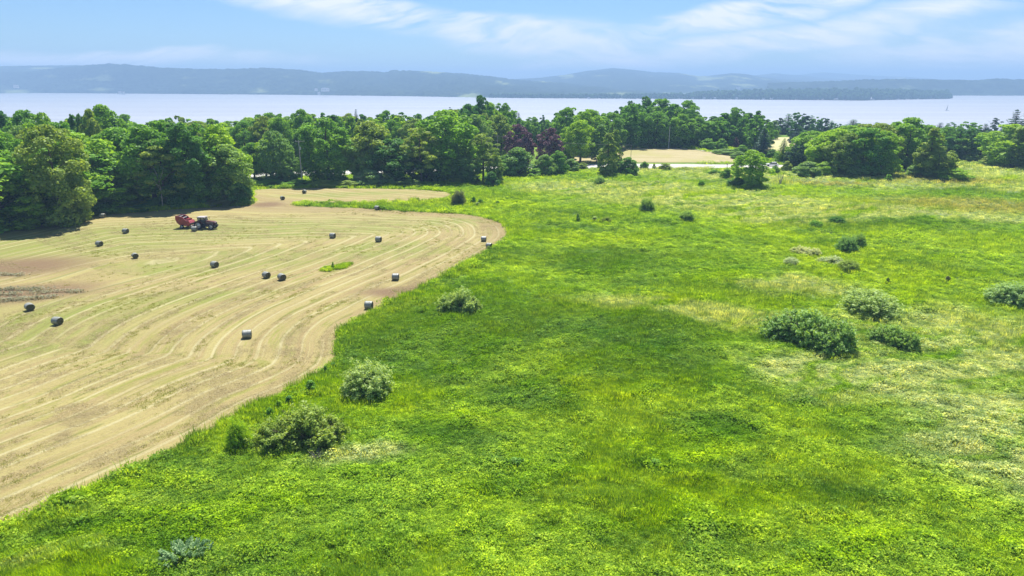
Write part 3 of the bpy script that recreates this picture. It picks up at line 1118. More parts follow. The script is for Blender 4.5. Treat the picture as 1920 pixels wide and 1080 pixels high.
def plant(kind, tone, x, y, width, height, label, group=None, name=None, cat=None, var=None, rz=None, pale=False, depth=None, names=('crown', 'trunk')):
    i = random.randrange(len(PROTO[kind])) if var is None else var % len(PROTO[kind])
    crown, trunk = PROTO[kind][i]
    pw, ph = PSIZE[kind][i]
    shrubby = kind in STEMS
    name = name or {'spruce': 'spruce_tree', 'pine': 'pine_tree', 'shrub': 'shrub', 'thicket': 'shrub', 'mound': 'shrub', 'weed': 'weed_clump'}.get(kind, 'tree')
    e = empty(name, (x, y, hz(x, y)), random.uniform(0, 6.28) if rz is None else rz)
    sx = width / pw
    if kind == 'thicket': e.rotation_euler[2] = -math.atan2(x, y) + random.uniform(-0.25, 0.25)
    e.scale = (sx, (depth / pw) if depth else sx, height / ph)
    tag(e, label, cat or ('shrub' if shrubby else 'tree'), group)
    if shrubby:
        dressed('foliage', crown, M_leaf[tone], e)
        if kind != 'weed':
            dressed('stems', STEMS[kind], M_bark_pale if pale else M_bark, e)
    else:
        dressed('crown', crown, M_leaf[tone], e)
        dressed('trunk', trunk, M_bark_pale if pale else M_bark, e)
    PLACED.append((x, y, width / 2))
    return e


def P(px, pyb, pyt, wpx, kind, tone, label, group=None, **kw):
    """plant standing on the ground point (px, pyb), its top on the sight line pyt, wpx wide"""
    x, y = at(px, pyb)
    # foot of the crown hides half its depth: stand a little behind the visible foot
    wd = wpx / (F_PX / math.sqrt(x * x + y * y + CAM_Z ** 2))
    if kind in ('edge', 'shrub', 'thicket', 'mound', 'weed', 'column', 'far'):
        L_ = math.hypot(x, y)
        x, y = x * (1 + 0.33 * wd / L_), y * (1 + 0.33 * wd / L_)
    h = z_at(px, pyt, x, y) - hz(x, y)
    return plant(kind, tone, x, y, wd, max(h, 0.25), label, group, **kw)


def Dp(px, dist, pyt, wpx, kind, tone, label, group=None, **kw):
    x, y = az_pt(px, dist)
    h = z_at(px, pyt, x, y) - hz(x, y)
    wd = wpx / (F_PX / dist)
    return plant(kind, tone, x, y, wd, max(h, 3.0), label, group, **kw)


# ------------------------------------------------------------------ trees, one by one (photo column, foot row, top row, width, kind, colour, label)
CROWD = []
G_EDGE = 'trees along the edge of the left wood'
G_ROAD = 'trees along the road behind the hay field'
G_FAR = 'trees of the far wood by the lake'
G_RIGHT = 'trees of the right-hand copse'
G_LONE = 'shrubs scattered over the meadow'

# left wood, front row
for a in (
    (14, 436, 300, 150, 'edge', 'bright', 'bright leafy tree at the far left, its low boughs reaching over the hay field'),
    (-70, 450, 250, 190, 'edge', 'mid', 'tall green tree cut off by the left border of the photo'),
    (70, 420, 318, 100, 'edge', 'dark', 'low dark tree standing next to the bright tree at the far left'),
    (128, 408, 272, 170, 'edge', 'mid', 'broad spreading tree with a dark shaded hollow, behind the leftmost bale by the wood'),
    (196, 402, 318, 92, 'edge', 'bright', 'light green layered tree right behind the second bale by the wood edge'),
    (160, 400, 250, 120, 'edge', 'bright', 'wide crown with yellow-green top above the two bales by the wood edge'),
    (225, 396, 335, 70, 'edge', 'silver', 'small grey-green tree just left of the sunlit gap in the wood edge'),
    (238, 372, 240, 110, 'round', 'mid', 'tall tree rising behind the sunlit gap in the left wood'),
    (312, 388, 262, 92, 'open', 'olive', 'thin tree with bare pale branches between the sunlit gap and the tractor'),
    (292, 384, 235, 110, 'round', 'mid', 'rounded green tree right of the sunlit gap in the wood edge'),
    (345, 390, 232, 100, 'edge', 'dark', 'very dark tree behind the red baler'),
    (388, 388, 232, 104, 'edge', 'mid', 'tall layered dark green tree directly behind the tractor cab'),
    (432, 386, 272, 78, 'edge', 'silver', 'grey-green leafy tree at the right corner of the left wood'),
    (420, 376, 236, 90, 'round', 'bright', 'light green crown behind the right corner of the left wood'),
): P(*a, group=G_EDGE)
P(452, 386, 342, 44, 'mound', 'dark', 'round dark shrub closing the right corner of the left wood', G_EDGE)
P(418, 388, 366, 50, 'mound', 'rust', 'low brownish shrub in front of the dark trees right of the tractor', G_EDGE)
P(466, 384, 362, 22, 'weed', 'olive', 'small leafy bush at the very tip of the left wood', G_EDGE)

# middle stretch, in front of and beside the road
for a in (
    (478, 336, 268, 46, 'round', 'mid', 'small tree with thin dark trunk, left one of two before the bit of road'),
    (500, 336, 262, 48, 'round', 'bright', 'small tree with a thin trunk, right one of two before the bit of road'),
    (530, 344, 246, 66, 'edge', 'silver', 'silvery green tree just left of the utility pole with crossarm'),
    (549, 346, 298, 36, 'edge', 'silver', 'small grey-green tree hiding the foot of the utility pole'),
    (618, 347, 222, 96, 'edge', 'mid', 'tall dense tree right of the utility pole with crossarm'),
    (684, 346, 265, 62, 'edge', 'silver', 'rounded light green tree behind the pale sumac thicket'),
    (735, 345, 262, 100, 'edge', 'dark', 'broad rounded dark green tree right of the pale sumac thicket'),
    (790, 342, 240, 80, 'open', 'olive', 'sparse tree with see-through crown above the upper hay strip'),
    (700, 338, 228, 90, 'round', 'olive', 'wide greyish crown behind the pale sumac thicket'),
    (838, 341, 208, 128, 'edge', 'bright', 'largest bright yellow-green crown in the middle of the tree line'),
    (800, 342, 280, 66, 'edge', 'dark', 'dark low tree under the large bright crown'),
    (862, 342, 270, 56, 'edge', 'silver', 'greyish tree at the right foot of the large bright crown'),
    (906, 340, 250, 70, 'open', 'olive', 'golden-green feathery tree left of the purple maples'),
    (884, 346, 300, 36, 'edge', 'silver', 'small upright tree at the meadow edge, left of a pair'),
    (926, 346, 296, 34, 'edge', 'olive', 'small pale upright tree at the meadow edge, right of a pair'),
): P(*a, group=G_ROAD)
P(922, 351, 322, 30, 'mound', 'dark', 'small round dark bush below the pale upright tree at the meadow edge', G_ROAD)
P(694, 350, 318, 62, 'mound', 'pale', 'pale green sumac thicket in front of the tree line above the hay strip', G_ROAD, pale=True)
P(731, 346, 324, 32, 'mound', 'pale', 'smaller pale green bush right beside the sumac thicket', G_ROAD, pale=True)
P(670, 347, 328, 22, 'mound', 'bright', 'small bright bush left of the sumac thicket', G_ROAD)
P(860, 345, 334, 40, 'mound', 'olive', 'low bush at the shaded foot of the large bright crown', G_ROAD)
for i, (px, py, w_, tone, lb) in enumerate((
    (505, 351, 60, 'mid', 'dark weedy bank left of the upper hay lobe, below the two thin-trunked trees'),
    (560, 351, 60, 'mid', 'weedy bank right below the utility pole'), (610, 352, 56, 'olive', 'yellowish weedy bank below the tall dense tree'),
    (655, 352, 50, 'olive', 'yellowish weeds beside the left foot of the sumac thicket'), (770, 350, 60, 'olive', 'yellowish weeds right of the sumac thicket'))):
    P(px, py, py - 14, w_, 'mound', tone, lb, 'weedy bushes below the tree line')

# round the purple maples
for a in (
    (976, 309, 234, 52, 'edge', 'purple', 'purple-leaved maple, left one of two'),
    (1029, 311, 241, 48, 'edge', 'purple', 'purple-leaved maple, right one of two'),
    (972, 277, 212, 30, 'spruce', 'conifer', 'dark pointed spruce rising behind the left purple maple'),
    (1062, 300, 238, 38, 'edge', 'bright', 'bright rounded tree just right of the right purple maple'),
    (1088, 304, 226, 64, 'round', 'bright', 'broad maple with a visible trunk at the left end of the mown field'),
    (1139, 330, 250, 38, 'column', 'olive', 'tall slender poplar standing alone at the meadow edge'),
    (1152, 322, 244, 26, 'column', 'olive', 'second slim poplar rising behind the lone poplar'),
    (1124, 305, 234, 34, 'column', 'silver', 'grey-green narrow tree behind the left side of the lone poplar'),
): P(*a, group=G_ROAD)
for a in (
    (970, 330, 277, 66, 'mound', 'silver', 'big layered willow with pale leaf tips below the left purple maple'),
    (1022, 330, 290, 40, 'mound', 'silver', 'pale-tipped willow bush below the right purple maple'),
    (1047, 326, 283, 38, 'mound', 'mid', 'domed dark willow with a light green rim, right of the purple maples'),
    (1070, 322, 298, 34, 'mound', 'silver', 'willow bush at the right end of the willow row by the road'),
    (1004, 332, 316, 30, 'mound', 'bright', 'small bright bush in front of the willow row'),
    (945, 332, 300, 40, 'mound', 'mid', 'dark bush left of the big layered willow'),
    (1092, 318, 305, 22, 'mound', 'olive', 'low bush at the end of the willow row, beside the road'),
    (1176, 329, 295, 38, 'mound', 'mid', 'round dark bush right beside the lone poplar'),
    (1160, 327, 302, 24, 'mound', 'silver', 'small grey bush squeezed between the lone poplar and the round dark bush'),
    (1208, 318, 303, 17, 'mound', 'mid', 'small round bush at the near side of the road'),
    (1125, 348, 330, 22, 'shrub', 'silver', 'small two-tone bush in the meadow below the lone poplar'),
    (1247, 319, 306, 24, 'weed', 'olive', 'thin scrubby bush against the bright road'),
    (1226, 316, 307, 8, 'weed', 'olive', 'tiny sapling against the bright road'),
): P(*a, group='willows and bushes near the road')

# behind the mown field and beside the lane
for a in (
    (1250, 276, 248, 44, 'mound', 'dark', 'dark bushes at the top edge of the mown field, below the white pole'),
    (1278, 277, 254, 40, 'mound', 'dark', 'low dark bush at the bend of the pale lane'),
    (1326, 281, 260, 32, 'mound', 'mid', 'rounded bush on the far side of the pale lane'),
    (1352, 281, 260, 26, 'mound', 'mid', 'round green bush next to the small purple tree'),
    (1390, 291, 272, 28, 'mound', 'mid', 'dark round bush right of the small purple tree'),
    (1362, 290, 279, 50, 'mound', 'silver', 'low straggling hedge following the pale lane downhill'),
    (1385, 298, 284, 30, 'mound', 'silver', 'lowest hedge bushes beside the end of the pale lane'),
): P(*a, group='bushes beside the pale lane')
P(1379, 277, 258, 16, 'spruce', 'purple', 'small dark purple tree beyond the pale lane', name='ornamental_tree', cat='tree')
P(1429, 293, 238, 36, 'spruce', 'blue', 'blue-grey spruce with drooping boughs before the dry field')
P(1449, 262, 226, 20, 'column', 'silver', 'pale narrow conifer at the top edge of the dry field')

# lone tree in the meadow by the road
P(1403, 353, 282, 66, 'edge', 'bright', 'large lone round tree in the meadow in front of the road')
P(1384, 350, 334, 40, 'mound', 'dark', 'dark low bush at the left foot of the large lone tree')
P(1362, 336, 316, 22, 'mound', 'mid', 'round bush left of the large lone tree')
P(1378, 318, 303, 14, 'weed', 'rust', 'brownish scraggly bush at the road left of the large lone tree')
P(1340, 328, 318, 26, 'weed', 'mid', 'low leafy patch near the road, left of the round bush')
P(1452, 326, 311, 17, 'mound', 'mid', 'small round bush at the roadside right of the large lone tree')

# right-hand copse
for a in (
    (1486, 318, 272, 38, 'edge', 'conifer', 'dark pointed tree at the left end of the right-hand copse'),
    (1466, 304, 260, 30, 'spruce', 'mid', 'green pyramid-shaped tree left of the right-hand copse'),
    (1447, 299, 280, 22, 'mound', 'dark', 'small dark bush beside the blue-grey spruce'),
    (1500, 312, 262, 44, 'edge', 'bright', 'bright tree at the left end of the right-hand copse, behind the dark pointed one'),
    (1540, 326, 252, 66, 'edge', 'bright', 'sunlit yellow-green tree in the left part of the right-hand copse'),
    (1575, 330, 250, 64, 'edge', 'olive', 'olive tree in the middle of the right-hand copse'),
    (1560, 322, 242, 80, 'round', 'bright', 'bright crown at the skyline above the left part of the right-hand copse'),
    (1612, 331, 240, 70, 'edge', 'mid', 'green tree in the middle of the right-hand copse with dark foot'),
    (1648, 330, 246, 56, 'edge', 'bright', 'light tree just left of the tallest dark tree of the right-hand copse'),
    (1640, 322, 232, 70, 'round', 'olive', 'wide yellow-green crown behind the middle of the right-hand copse'),
    (1696, 322, 221, 84, 'edge', 'mid', 'tallest tree of the right-hand copse, with deep shade under its crown'),
    (1737, 333, 240, 44, 'column', 'olive', 'narrow light green tree at the right end of the right-hand copse'),
    (1755, 334, 274, 60, 'edge', 'olive', 'broad olive tree at the foot of the narrow light green tree'),
    (1790, 302, 240, 58, 'edge', 'dark', 'round blue-black tree right of the right-hand copse'),
    (1770, 296, 238, 50, 'round', 'mid', 'green tree behind the round blue-black tree'),
    (1836, 302, 249, 48, 'edge', 'bright', 'bright round tree between the blue-black tree and the right border'),
    (1893, 316, 234, 80, 'edge', 'bright', 'big bright bushy tree next to the right border of the photo'),
    (1945, 322, 228, 80, 'edge', 'olive', 'tree cut off by the right border of the photo'),
): P(*a, group=G_RIGHT)
for a in (
    (1513, 333, 303, 50, 'mound', 'silver', 'grey-green spreading bush at the left foot of the right-hand copse'),
    (1474, 322, 302, 22, 'mound', 'olive', 'pale bush at the roadside left of the grey-green spreading bush'),
    (1545, 331, 303, 40, 'mound', 'bright', 'bright bush under the left part of the right-hand copse'),
    (1600, 332, 305, 44, 'mound', 'silver', 'grey bush under the middle of the right-hand copse'),
    (1670, 326, 300, 38, 'mound', 'bright', 'bright green bush under the tallest tree of the right-hand copse'),
    (1725, 332, 304, 40, 'mound', 'silver', 'grey-green bush at the right foot of the right-hand copse'),
    (1782, 339, 314, 56, 'mound', 'bright', 'wide dome-shaped bush standing free at the right end of the copse'),
    (1812, 304, 292, 22, 'mound', 'silver', 'small pale bush below the bright round tree'),
    (1856, 308, 290, 26, 'mound', 'olive', 'pale bush left of the big bushy tree by the right border'),
    (1840, 311, 303, 12, 'mound', 'mid', 'tiny dark bush on the grass left of the big bushy tree by the right border'),
    (1665, 341, 327, 14, 'weed', 'mid', 'tiny spiky shrub on the knoll before the right-hand copse'),
    (1480, 333, 326, 12, 'weed', 'bright', 'tiny round shrub on the grass left of the grey-green spreading bush'),
): P(*a, group='bushes round the right-hand copse')

# far wood behind the mown field
far_front = [
    (1060, 300, 202, 56, 'edge', 'mid', 'green tree at the left end of the far wood, above the broad maple'),
    (1102, 290, 206, 60, 'edge', 'bright', 'bright crown in the far wood above the broad maple'),
    (1146, 300, 212, 54, 'edge', 'mid', 'tree of the far wood right behind the slim poplars'),
    (1190, 310, 196, 58, 'edge', 'mid', 'greyish green tree at the top left corner of the mown field'),
    (1176, 350, 190, 30, 'edge', 'dark', 'dark crown on the skyline at the left end of the tallest far trees'),
    (1203, 360, 182, 36, 'edge', 'dark', 'darkest tall crown on the skyline of the far wood'),
    (1240, 360, 186, 60, 'edge', 'mid', 'rounded crown in the middle of the tallest far trees'),
    (1282, 360, 189, 46, 'edge', 'mid', 'crown at the right end of the tallest far trees'),
    (1228, 312, 210, 52, 'edge', 'mid', 'tree of the far wood left of the white pole'),
    (1275, 312, 214, 50, 'edge', 'mid', 'tree of the far wood right of the white pole'),
    (1305, 318, 220, 46, 'edge', 'mid', 'broad tree of the far wood where the pale lane begins'),
    (1332, 330, 218, 36, 'column', 'dark', 'dark upright tree in the far wood, leftmost of the upright ones'),
    (1352, 335, 212, 38, 'column', 'mid', 'upright tree in the far wood next to the leftmost upright one'),
    (1374, 340, 202, 42, 'edge', 'mid', 'tall domed tree at the right part of the far wood'),
    (1396, 342, 212, 36, 'column', 'dark', 'dark upright tree right of the tall domed tree'),
    (1413, 345, 208, 28, 'column', 'dark', 'last tall upright tree at the right end of the far wood'),
    (1432, 350, 224, 22, 'column', 'dark', 'lower tree at the right end of the far wood'),
]
for px, dist, pyt, w_, kd, tn, lb in far_front:
    Dp(px, dist, pyt, w_, kd, tn, lb, G_FAR)
for px, dist, pyt, w_, kd, tn, lb in (
    (905, 300, 180, 40, 'edge', 'dark', 'tall dark tree standing highest above the left part of the lake'),
    (880, 290, 196, 46, 'edge', 'dark', 'dark crown left of the highest tree on the skyline'),
    (936, 300, 194, 52, 'edge', 'mid', 'rounded crown right of the highest tree on the skyline'),
    (958, 310, 208, 40, 'edge', 'mid', 'green crown between the highest tree and the pointed spruce'),
    (990, 330, 220, 44, 'edge', 'mid', 'low green crown behind the pointed spruce'),
    (1017, 320, 216, 20, 'open', 'dark', 'thin lacy tree against the lake between the two halves of the wood'),
    (1024, 350, 230, 40, 'edge', 'mid', 'hazy green tree behind the right purple maple'),
    (673, 280, 206, 24, 'spruce', 'conifer', 'small dark spruce top sticking out of the skyline left of the middle'),
    (571, 270, 206, 50, 'edge', 'mid', 'domed crown on the skyline above the utility pole'),
    (728, 285, 208, 44, 'edge', 'mid', 'dark green dome on the skyline above the sumac thicket'),
    (205, 235, 198, 66, 'edge', 'mid', 'highest crown of the left wood against the lake'),
    (182, 225, 206, 36, 'edge', 'olive', 'olive crown just left of the highest crown of the left wood'),
    (145, 240, 216, 22, 'edge', 'dark', 'small dark crown against the lake, left one of a pair'),
    (166, 240, 215, 24, 'edge', 'dark', 'small dark crown against the lake, right one of a pair'),
    (60, 245, 208, 60, 'edge', 'mid', 'wide crown on the skyline near the left border'),
    (22, 250, 210, 46, 'edge', 'dark', 'dark crown on the skyline next to the left border'),
    (102, 240, 212, 46, 'edge', 'bright', 'bright crown on the skyline right of the wide one near the left border'),
):
    Dp(px, dist, pyt, w_, kd, tn, lb, 'trees standing out on the skyline')

# pines at the right by the lake
for px, dist, pyt, w_, kd, tn, lb in (
    (1888, 430, 206, 30, 'pine', 'conifer', 'tallest dark pine before the lake near the right border'),
    (1909, 430, 210, 26, 'pine', 'conifer', 'second dark pine before the lake at the right border'),
    (1853, 440, 221, 24, 'open', 'blue', 'lacy thin tree against the lake left of the two pines'),
    (1836, 430, 232, 20, 'pine', 'conifer', 'small dark tree left of the lacy thin tree'),
    (1752, 440, 230, 20, 'pine', 'conifer', 'small conifer against the lake above the olive tree'),
    (1772, 445, 229, 22, 'open', 'dark', 'sparse tree on the skyline above the round blue-black tree'),
    (1803, 430, 228, 34, 'far', 'mid', 'green crown on the skyline right of the blue-black tree'),
    (1822, 430, 234, 24, 'far', 'mid', 'low green crown on the skyline above the bright round tree'),
):
    Dp(px, dist, pyt, w_, kd, tn, lb, 'trees by the lake near the right border')

# dark bank of trees in front of the lake, right of centre
bank = [(1443, 232), (1456, 222), (1470, 213), (1484, 210), (1498, 213), (1512, 217), (1525, 218), (1538, 222), (1550, 226), (1562, 230), (1576, 236), (1590, 225), (1602, 230), (1617, 232), (1633, 228), (1646, 234), (1660, 235), (1520, 240), (1490, 238), (1460, 240)]
for i, (px, pyt) in enumerate(bank):
    CROWD.append((px, Dp(px, 430 + (i % 3) * 14, pyt + random.uniform(-1, 2), 26 + random.uniform(-3, 7), ('far', 'far', 'pine')[i % 3], ('dark', 'conifer', 'dark')[i % 3],
       ('dark rounded tree', 'blue-green tree', 'dark pine')[i % 3] + ' in the dark bank before the lake', 'dark bank of trees before the lake')))
for px, w_ in ((1486, 22), (1505, 20)):
    Dp(px, 372, 247, w_, 'mound', 'blue', 'greyish bush at the foot of the dark bank, ' + ('left' if px < 1490 else 'right') + ' one of two', 'greyish bushes below the dark bank', name='shrub', cat='shrub')

# ---- the wood behind the front row, crown behind crown
SKY = [(-150, 214), (0, 216), (60, 212), (130, 217), (160, 222), (185, 210), (215, 208), (245, 212), (268, 230), (300, 220), (350, 217), (380, 226), (420, 217), (450, 224), (500, 214), (560, 212), (590, 216),
       (640, 212), (700, 217), (750, 213), (790, 215), (850, 203), (905, 190), (935, 199), (960, 214)]
ROAD_MID = [at(p[0], p[1] - 4) for p in road_px_lo]
front_lim = [(-300, 178), (0, 158), (120, 165), (250, 185), (380, 196), (460, 205), (470, 235), (700, 238), (960, 255)]
ANCH = [(50, 'the left border'), (120, 'the dark edge tree'), (200, 'the two edge bales'), (260, 'the sunlit gap'), (335, 'the bare dead tree'), (400, 'the tractor'), (460, 'the wood corner'), (520, 'the two thin-trunked trees'),
        (590, 'the utility pole'), (660, 'the tall dense tree'), (720, 'the sumac thicket'), (780, 'the broad dark tree'), (880, 'the large bright crown'), (2000, 'the small upright pair')]
row = 0
for dist in np.arange(165, 335, 13.5):
    row += 1
    stepx = 6.4 / dist * F_PX * 1.28
    px = -190 + (row % 2) * stepx / 2
    while px < 975:
        p = px + random.uniform(-0.22, 0.22) * stepx
        d_ = dist + random.uniform(-3.5, 3.5)
        px += stepx
        if d_ < np.interp(p, [q[0] for q in front_lim], [q[1] for q in front_lim]) + 8: continue
        x, y = az_pt(p, d_)
        rd, _ = polydist(ROAD_MID, [x], [y])
        if rd[0] < 7.5: continue
        if any((x - a) ** 2 + (y - b) ** 2 < (r_ * 0.55 + 2.6) ** 2 for a, b, r_ in PLACED): continue
        sk = float(np.interp(p, [q[0] for q in SKY], [q[1] for q in SKY]))
        # crowns of one wood are about equally high; only their sight lines differ
        if dist > 300: pyt = sk + random.uniform(-2, 8)
        else:
            pyt = max(sk + random.uniform(2, 16), HORIZON_PY + (CAM_Z - random.uniform(13.5, 19.0)) / d_ * F_PX)
        h_lim = z_at(p, pyt, x, y)
        if h_lim < 9: continue
        tn = random.choices(('bright', 'mid', 'olive', 'dark', 'silver'), (5, 5, 1.6, 1.6, 1.0))[0]
        kd = random.choices(('edge', 'round', 'column', 'open', 'spruce'), (5, 3, 1.4, 0.7, 0.4))[0] if dist < 270 else random.choices(('edge', 'far', 'column', 'spruce'), (3, 3, 1.2, 0.4))[0]
        if kd == 'spruce': tn = 'conifer'
        w_ = random.uniform(9.0, 13.5) if kd not in ('spruce', 'column') else random.uniform(5.5, 8)
        shade = {'bright': 'light green', 'mid': 'mid-green', 'olive': 'olive-tinged', 'dark': 'deep green', 'silver': 'grey-green', 'conifer': 'dark conifer'}[tn]
        if p < -45: continue
        if p < -10:
            plant(kd, tn, x, y, w_, h_lim - hz(x, y), shade + ' tree of the left wood beyond the left border of the photo', 'crowns inside the left wood')
            continue
        anchor = next(t for lim, t in ANCH if p < lim)
        f_ = float(np.interp(p, [q[0] for q in front_lim], [q[1] for q in front_lim]))
        deep = 'front' if d_ < f_ + (335 - f_) / 3 else 'middle' if d_ < f_ + (335 - f_) * 2 / 3 else 'back'
        CROWD.append((p, plant(kd, tn, x, y, w_, h_lim - hz(x, y), '%s crown, %s of left wood, above %s' % (shade, deep, anchor), 'crowns inside the left wood')))

# understorey that closes the foot of the wood
for i, (px, py, hpx, w_) in enumerate(((40, 428, 44, 60), (95, 418, 40, 60), (140, 410, 36, 56), (262, 398, 14, 40), (180, 405, 34, 50), (340, 390, 30, 56), (372, 388, 30, 50), (300, 392, 22, 46), (404, 386, 26, 46))):
    P(px, py, py - hpx, w_, 'mound', random.choice(('dark', 'mid')), 'dark bush at the foot of the left wood, ' + ('below the left border', 'left of the leftmost edge bale', 'behind the leftmost edge bale', 'at the sunlit gap', 'between the two edge bales', 'left of the baler', 'behind the baler', 'left of the dead tree', 'behind the tractor bonnet')[i], 'dark bushes along the foot of the left wood')

# right copse and far wood filling
for px, d_, pyt, w_, tn in ((1520, 285, 246, 70, 'bright'), (1590, 285, 236, 70, 'bright'), (1622, 300, 233, 60, 'olive'), (1660, 290, 229, 60, 'bright'), (1725, 290, 236, 60, 'bright'), (1580, 300, 236, 60, 'mid'), (1685, 310, 232, 60, 'mid')):
    CROWD.append((px, Dp(px, d_, pyt, w_, 'edge', tn, {'bright': 'bright', 'mid': 'mid-green', 'olive': 'olive'}[tn] + ' back-row crown on the skyline of the right-hand copse', 'back-row crowns of the right-hand copse')))
for px in range(1050, 1440, 19):
    for r_ in range(3):
        d_ = 325 + r_ * 22 + random.uniform(-5, 5)
        top = float(np.interp(px, [1050, 1090, 1140, 1170, 1200, 1240, 1290, 1315, 1350, 1372, 1410, 1440], [206, 208, 210, 196, 190, 190, 194, 216, 214, 207, 212, 228]))
        x, y = az_pt(px, d_)
        if any((x - a) ** 2 + (y - b) ** 2 < (q_ * 0.6 + 2.0) ** 2 for a, b, q_ in PLACED): continue
        an = next(t for lim, t in ((1110, 'the broad maple'), (1160, 'the slim poplars'), (1205, 'the mown field corner'), (1252, 'and left of the white pole'), (1300, 'and right of the white pole'), (1345, 'the pale lane bend'), (1400, 'the small purple tree'), (2000, 'the blue-grey spruce')) if px < lim)
        tn = random.choice(('mid', 'dark', 'mid'))
        CROWD.append((px, Dp(px + random.uniform(-5, 5), d_, top + random.uniform(1, 12), random.uniform(36, 50), 'far', tn, ('%s %s-row crown of the far wood above %s' % ({'mid': 'green', 'dark': 'dark'}[tn], ('front', 'middle', 'back')[r_], an)).replace('above and ', ''), 'inner crowns of the far wood')))
for px in range(870, 1050, 17):
    for d_ in (340, 365):
        top = float(np.interp(px, [870, 905, 935, 965, 1000, 1050], [200, 194, 204, 219, 226, 222]))
        tn = random.choice(('mid', 'dark'))
        CROWD.append((px, Dp(px + random.uniform(-5, 5), d_, top + random.uniform(0, 6), random.uniform(32, 44), 'far', tn, 'hazy %s %s-row crown behind the purple maples' % ({'mid': 'green', 'dark': 'dark'}[tn], 'front' if d_ < 350 else 'back'), 'hazy crowns behind the purple maples')))

# ------------------------------------------------------------------ shrubs on the meadow
for a in (
    (692, 750, 682, 88, 'shrub', 'pale', 'round pale-tipped willow shrub right of the hay field corner, nearest of its kind'),
    (578, 858, 772, 156, 'thicket', 'olive', 'widest dark thicket in the foreground with dead wood at its foot'),
    (866, 592, 546, 80, 'thicket', 'pale', 'wide pale shrub in the middle of the meadow'),
    (1512, 660, 588, 142, 'thicket', 'silver', 'largest multi-domed willow thicket on the right'),
    (1548, 668, 622, 62, 'shrub', 'silver', 'smaller dome at the right foot of the largest willow thicket'),
    (1628, 597, 546, 92, 'shrub', 'pale', 'broad domed willow shrub above the largest thicket'),
    (1672, 656, 614, 74, 'thicket', 'silver', 'low dark willow shrub right of the largest thicket'),
    (1894, 576, 529, 66, 'shrub', 'pale', 'pale-topped shrub at the right border of the photo'),
    (860, 385, 357, 27, 'shrub', 'rust', 'brownish thin shrub right of the upper hay strip'),
    (1213, 398, 372, 28, 'shrub', 'silver', 'neat round shrub in the middle distance, left one of two'),
    (1287, 416, 395, 27, 'shrub', 'silver', 'neat round shrub in the middle distance, right one of two'),
    (1586, 475, 444, 36, 'shrub', 'silver', 'grey stemmy shrub, left one of a touching pair'),
    (1607, 467, 438, 25, 'shrub', 'silver', 'upright grey shrub, right one of a touching pair'),
    (1529, 428, 413, 23, 'shrub', 'mid', 'small dark green dome, left one of two on the right side'),
    (1568, 421, 406, 28, 'shrub', 'dark', 'small flat dark green bush, right one of two on the right side'),
    (1500, 422, 413, 28, 'thicket', 'olive', 'low yellowish bush left of the small dark green dome'),
    (1483, 499, 483, 25, 'shrub', 'white', 'small whitish bush left of the long pale bush row'),
    (1507, 481, 464, 48, 'thicket', 'white', 'low whitish flowering bush below the touching pair'),
    (1562, 500, 482, 46, 'thicket', 'white', 'whitish low bush, pale left half of a long bush'),
    (1590, 510, 488, 34, 'shrub', 'olive', 'dark right half of a long bush below the touching pair'),
    (1589, 558, 546, 18, 'shrub', 'olive', 'small yellowish bush just left of the broad domed shrub'),
    (1315, 350, 338, 13, 'shrub', 'mid', 'tiny dark bush in the meadow left of the large lone tree'),
    (1138, 418, 407, 22, 'thicket', 'olive', 'low yellowish brushy clump left of the two neat round shrubs'),
    (1115, 416, 406, 14, 'weed', 'pale', 'small pale weed clump beside the low brushy clump'),
    (1083, 415, 400, 8, 'weed', 'silver', 'thin grey weed left of the low brushy clump'),
    (888, 383, 369, 12, 'weed', 'mid', 'little bush right of the brownish thin shrub'),
    (901, 384, 373, 14, 'weed', 'mid', 'second little bush right of the brownish thin shrub'),
    (895, 386, 379, 14, 'weed', 'pale', 'pale tuft in front of the two little bushes'),
    (933, 384, 376, 9, 'weed', 'mid', 'tiny clump farther right of the two little bushes'),
    (858, 381, 372, 5, 'weed', 'mid', 'tiny weed beside the brownish thin shrub'),
    (784, 376, 370, 7, 'weed', 'olive', 'tiny pale weed on the upper hay strip'),
    (1775, 531, 517, 12, 'weed', 'rust', 'small brownish weed left of the shrub at the right border'),
    (1664, 534, 520, 9, 'weed', 'olive', 'thin upright weed above the broad domed shrub'),
    (1577, 521, 512, 6, 'weed', 'dark', 'tiny dark weed below the long bush'),
    (1196, 545, 537, 12, 'weed', 'dark', 'small dark tussock in the middle of the meadow'),
    (1182, 543, 537, 7, 'weed', 'dark', 'smaller dark tussock left of the small dark tussock'),
    (1370, 487, 480, 8, 'weed', 'dark', 'dark speck-like tussock right of the meadow middle'),
    (789, 585, 577, 9, 'weed', 'pale', 'pale little tuft near the bale at the field edge'),
    (1228, 880, 862, 26, 'weed', 'mid', 'dark leafy clump in the lower middle of the meadow'),
    (970, 880, 858, 34, 'weed', 'mid', 'dark green patch of herbs in the lower middle of the meadow'),
    (1264, 800, 785, 10, 'weed', 'dark', 'small dark stalky weed in the meadow'),
): P(*a, group=G_LONE)
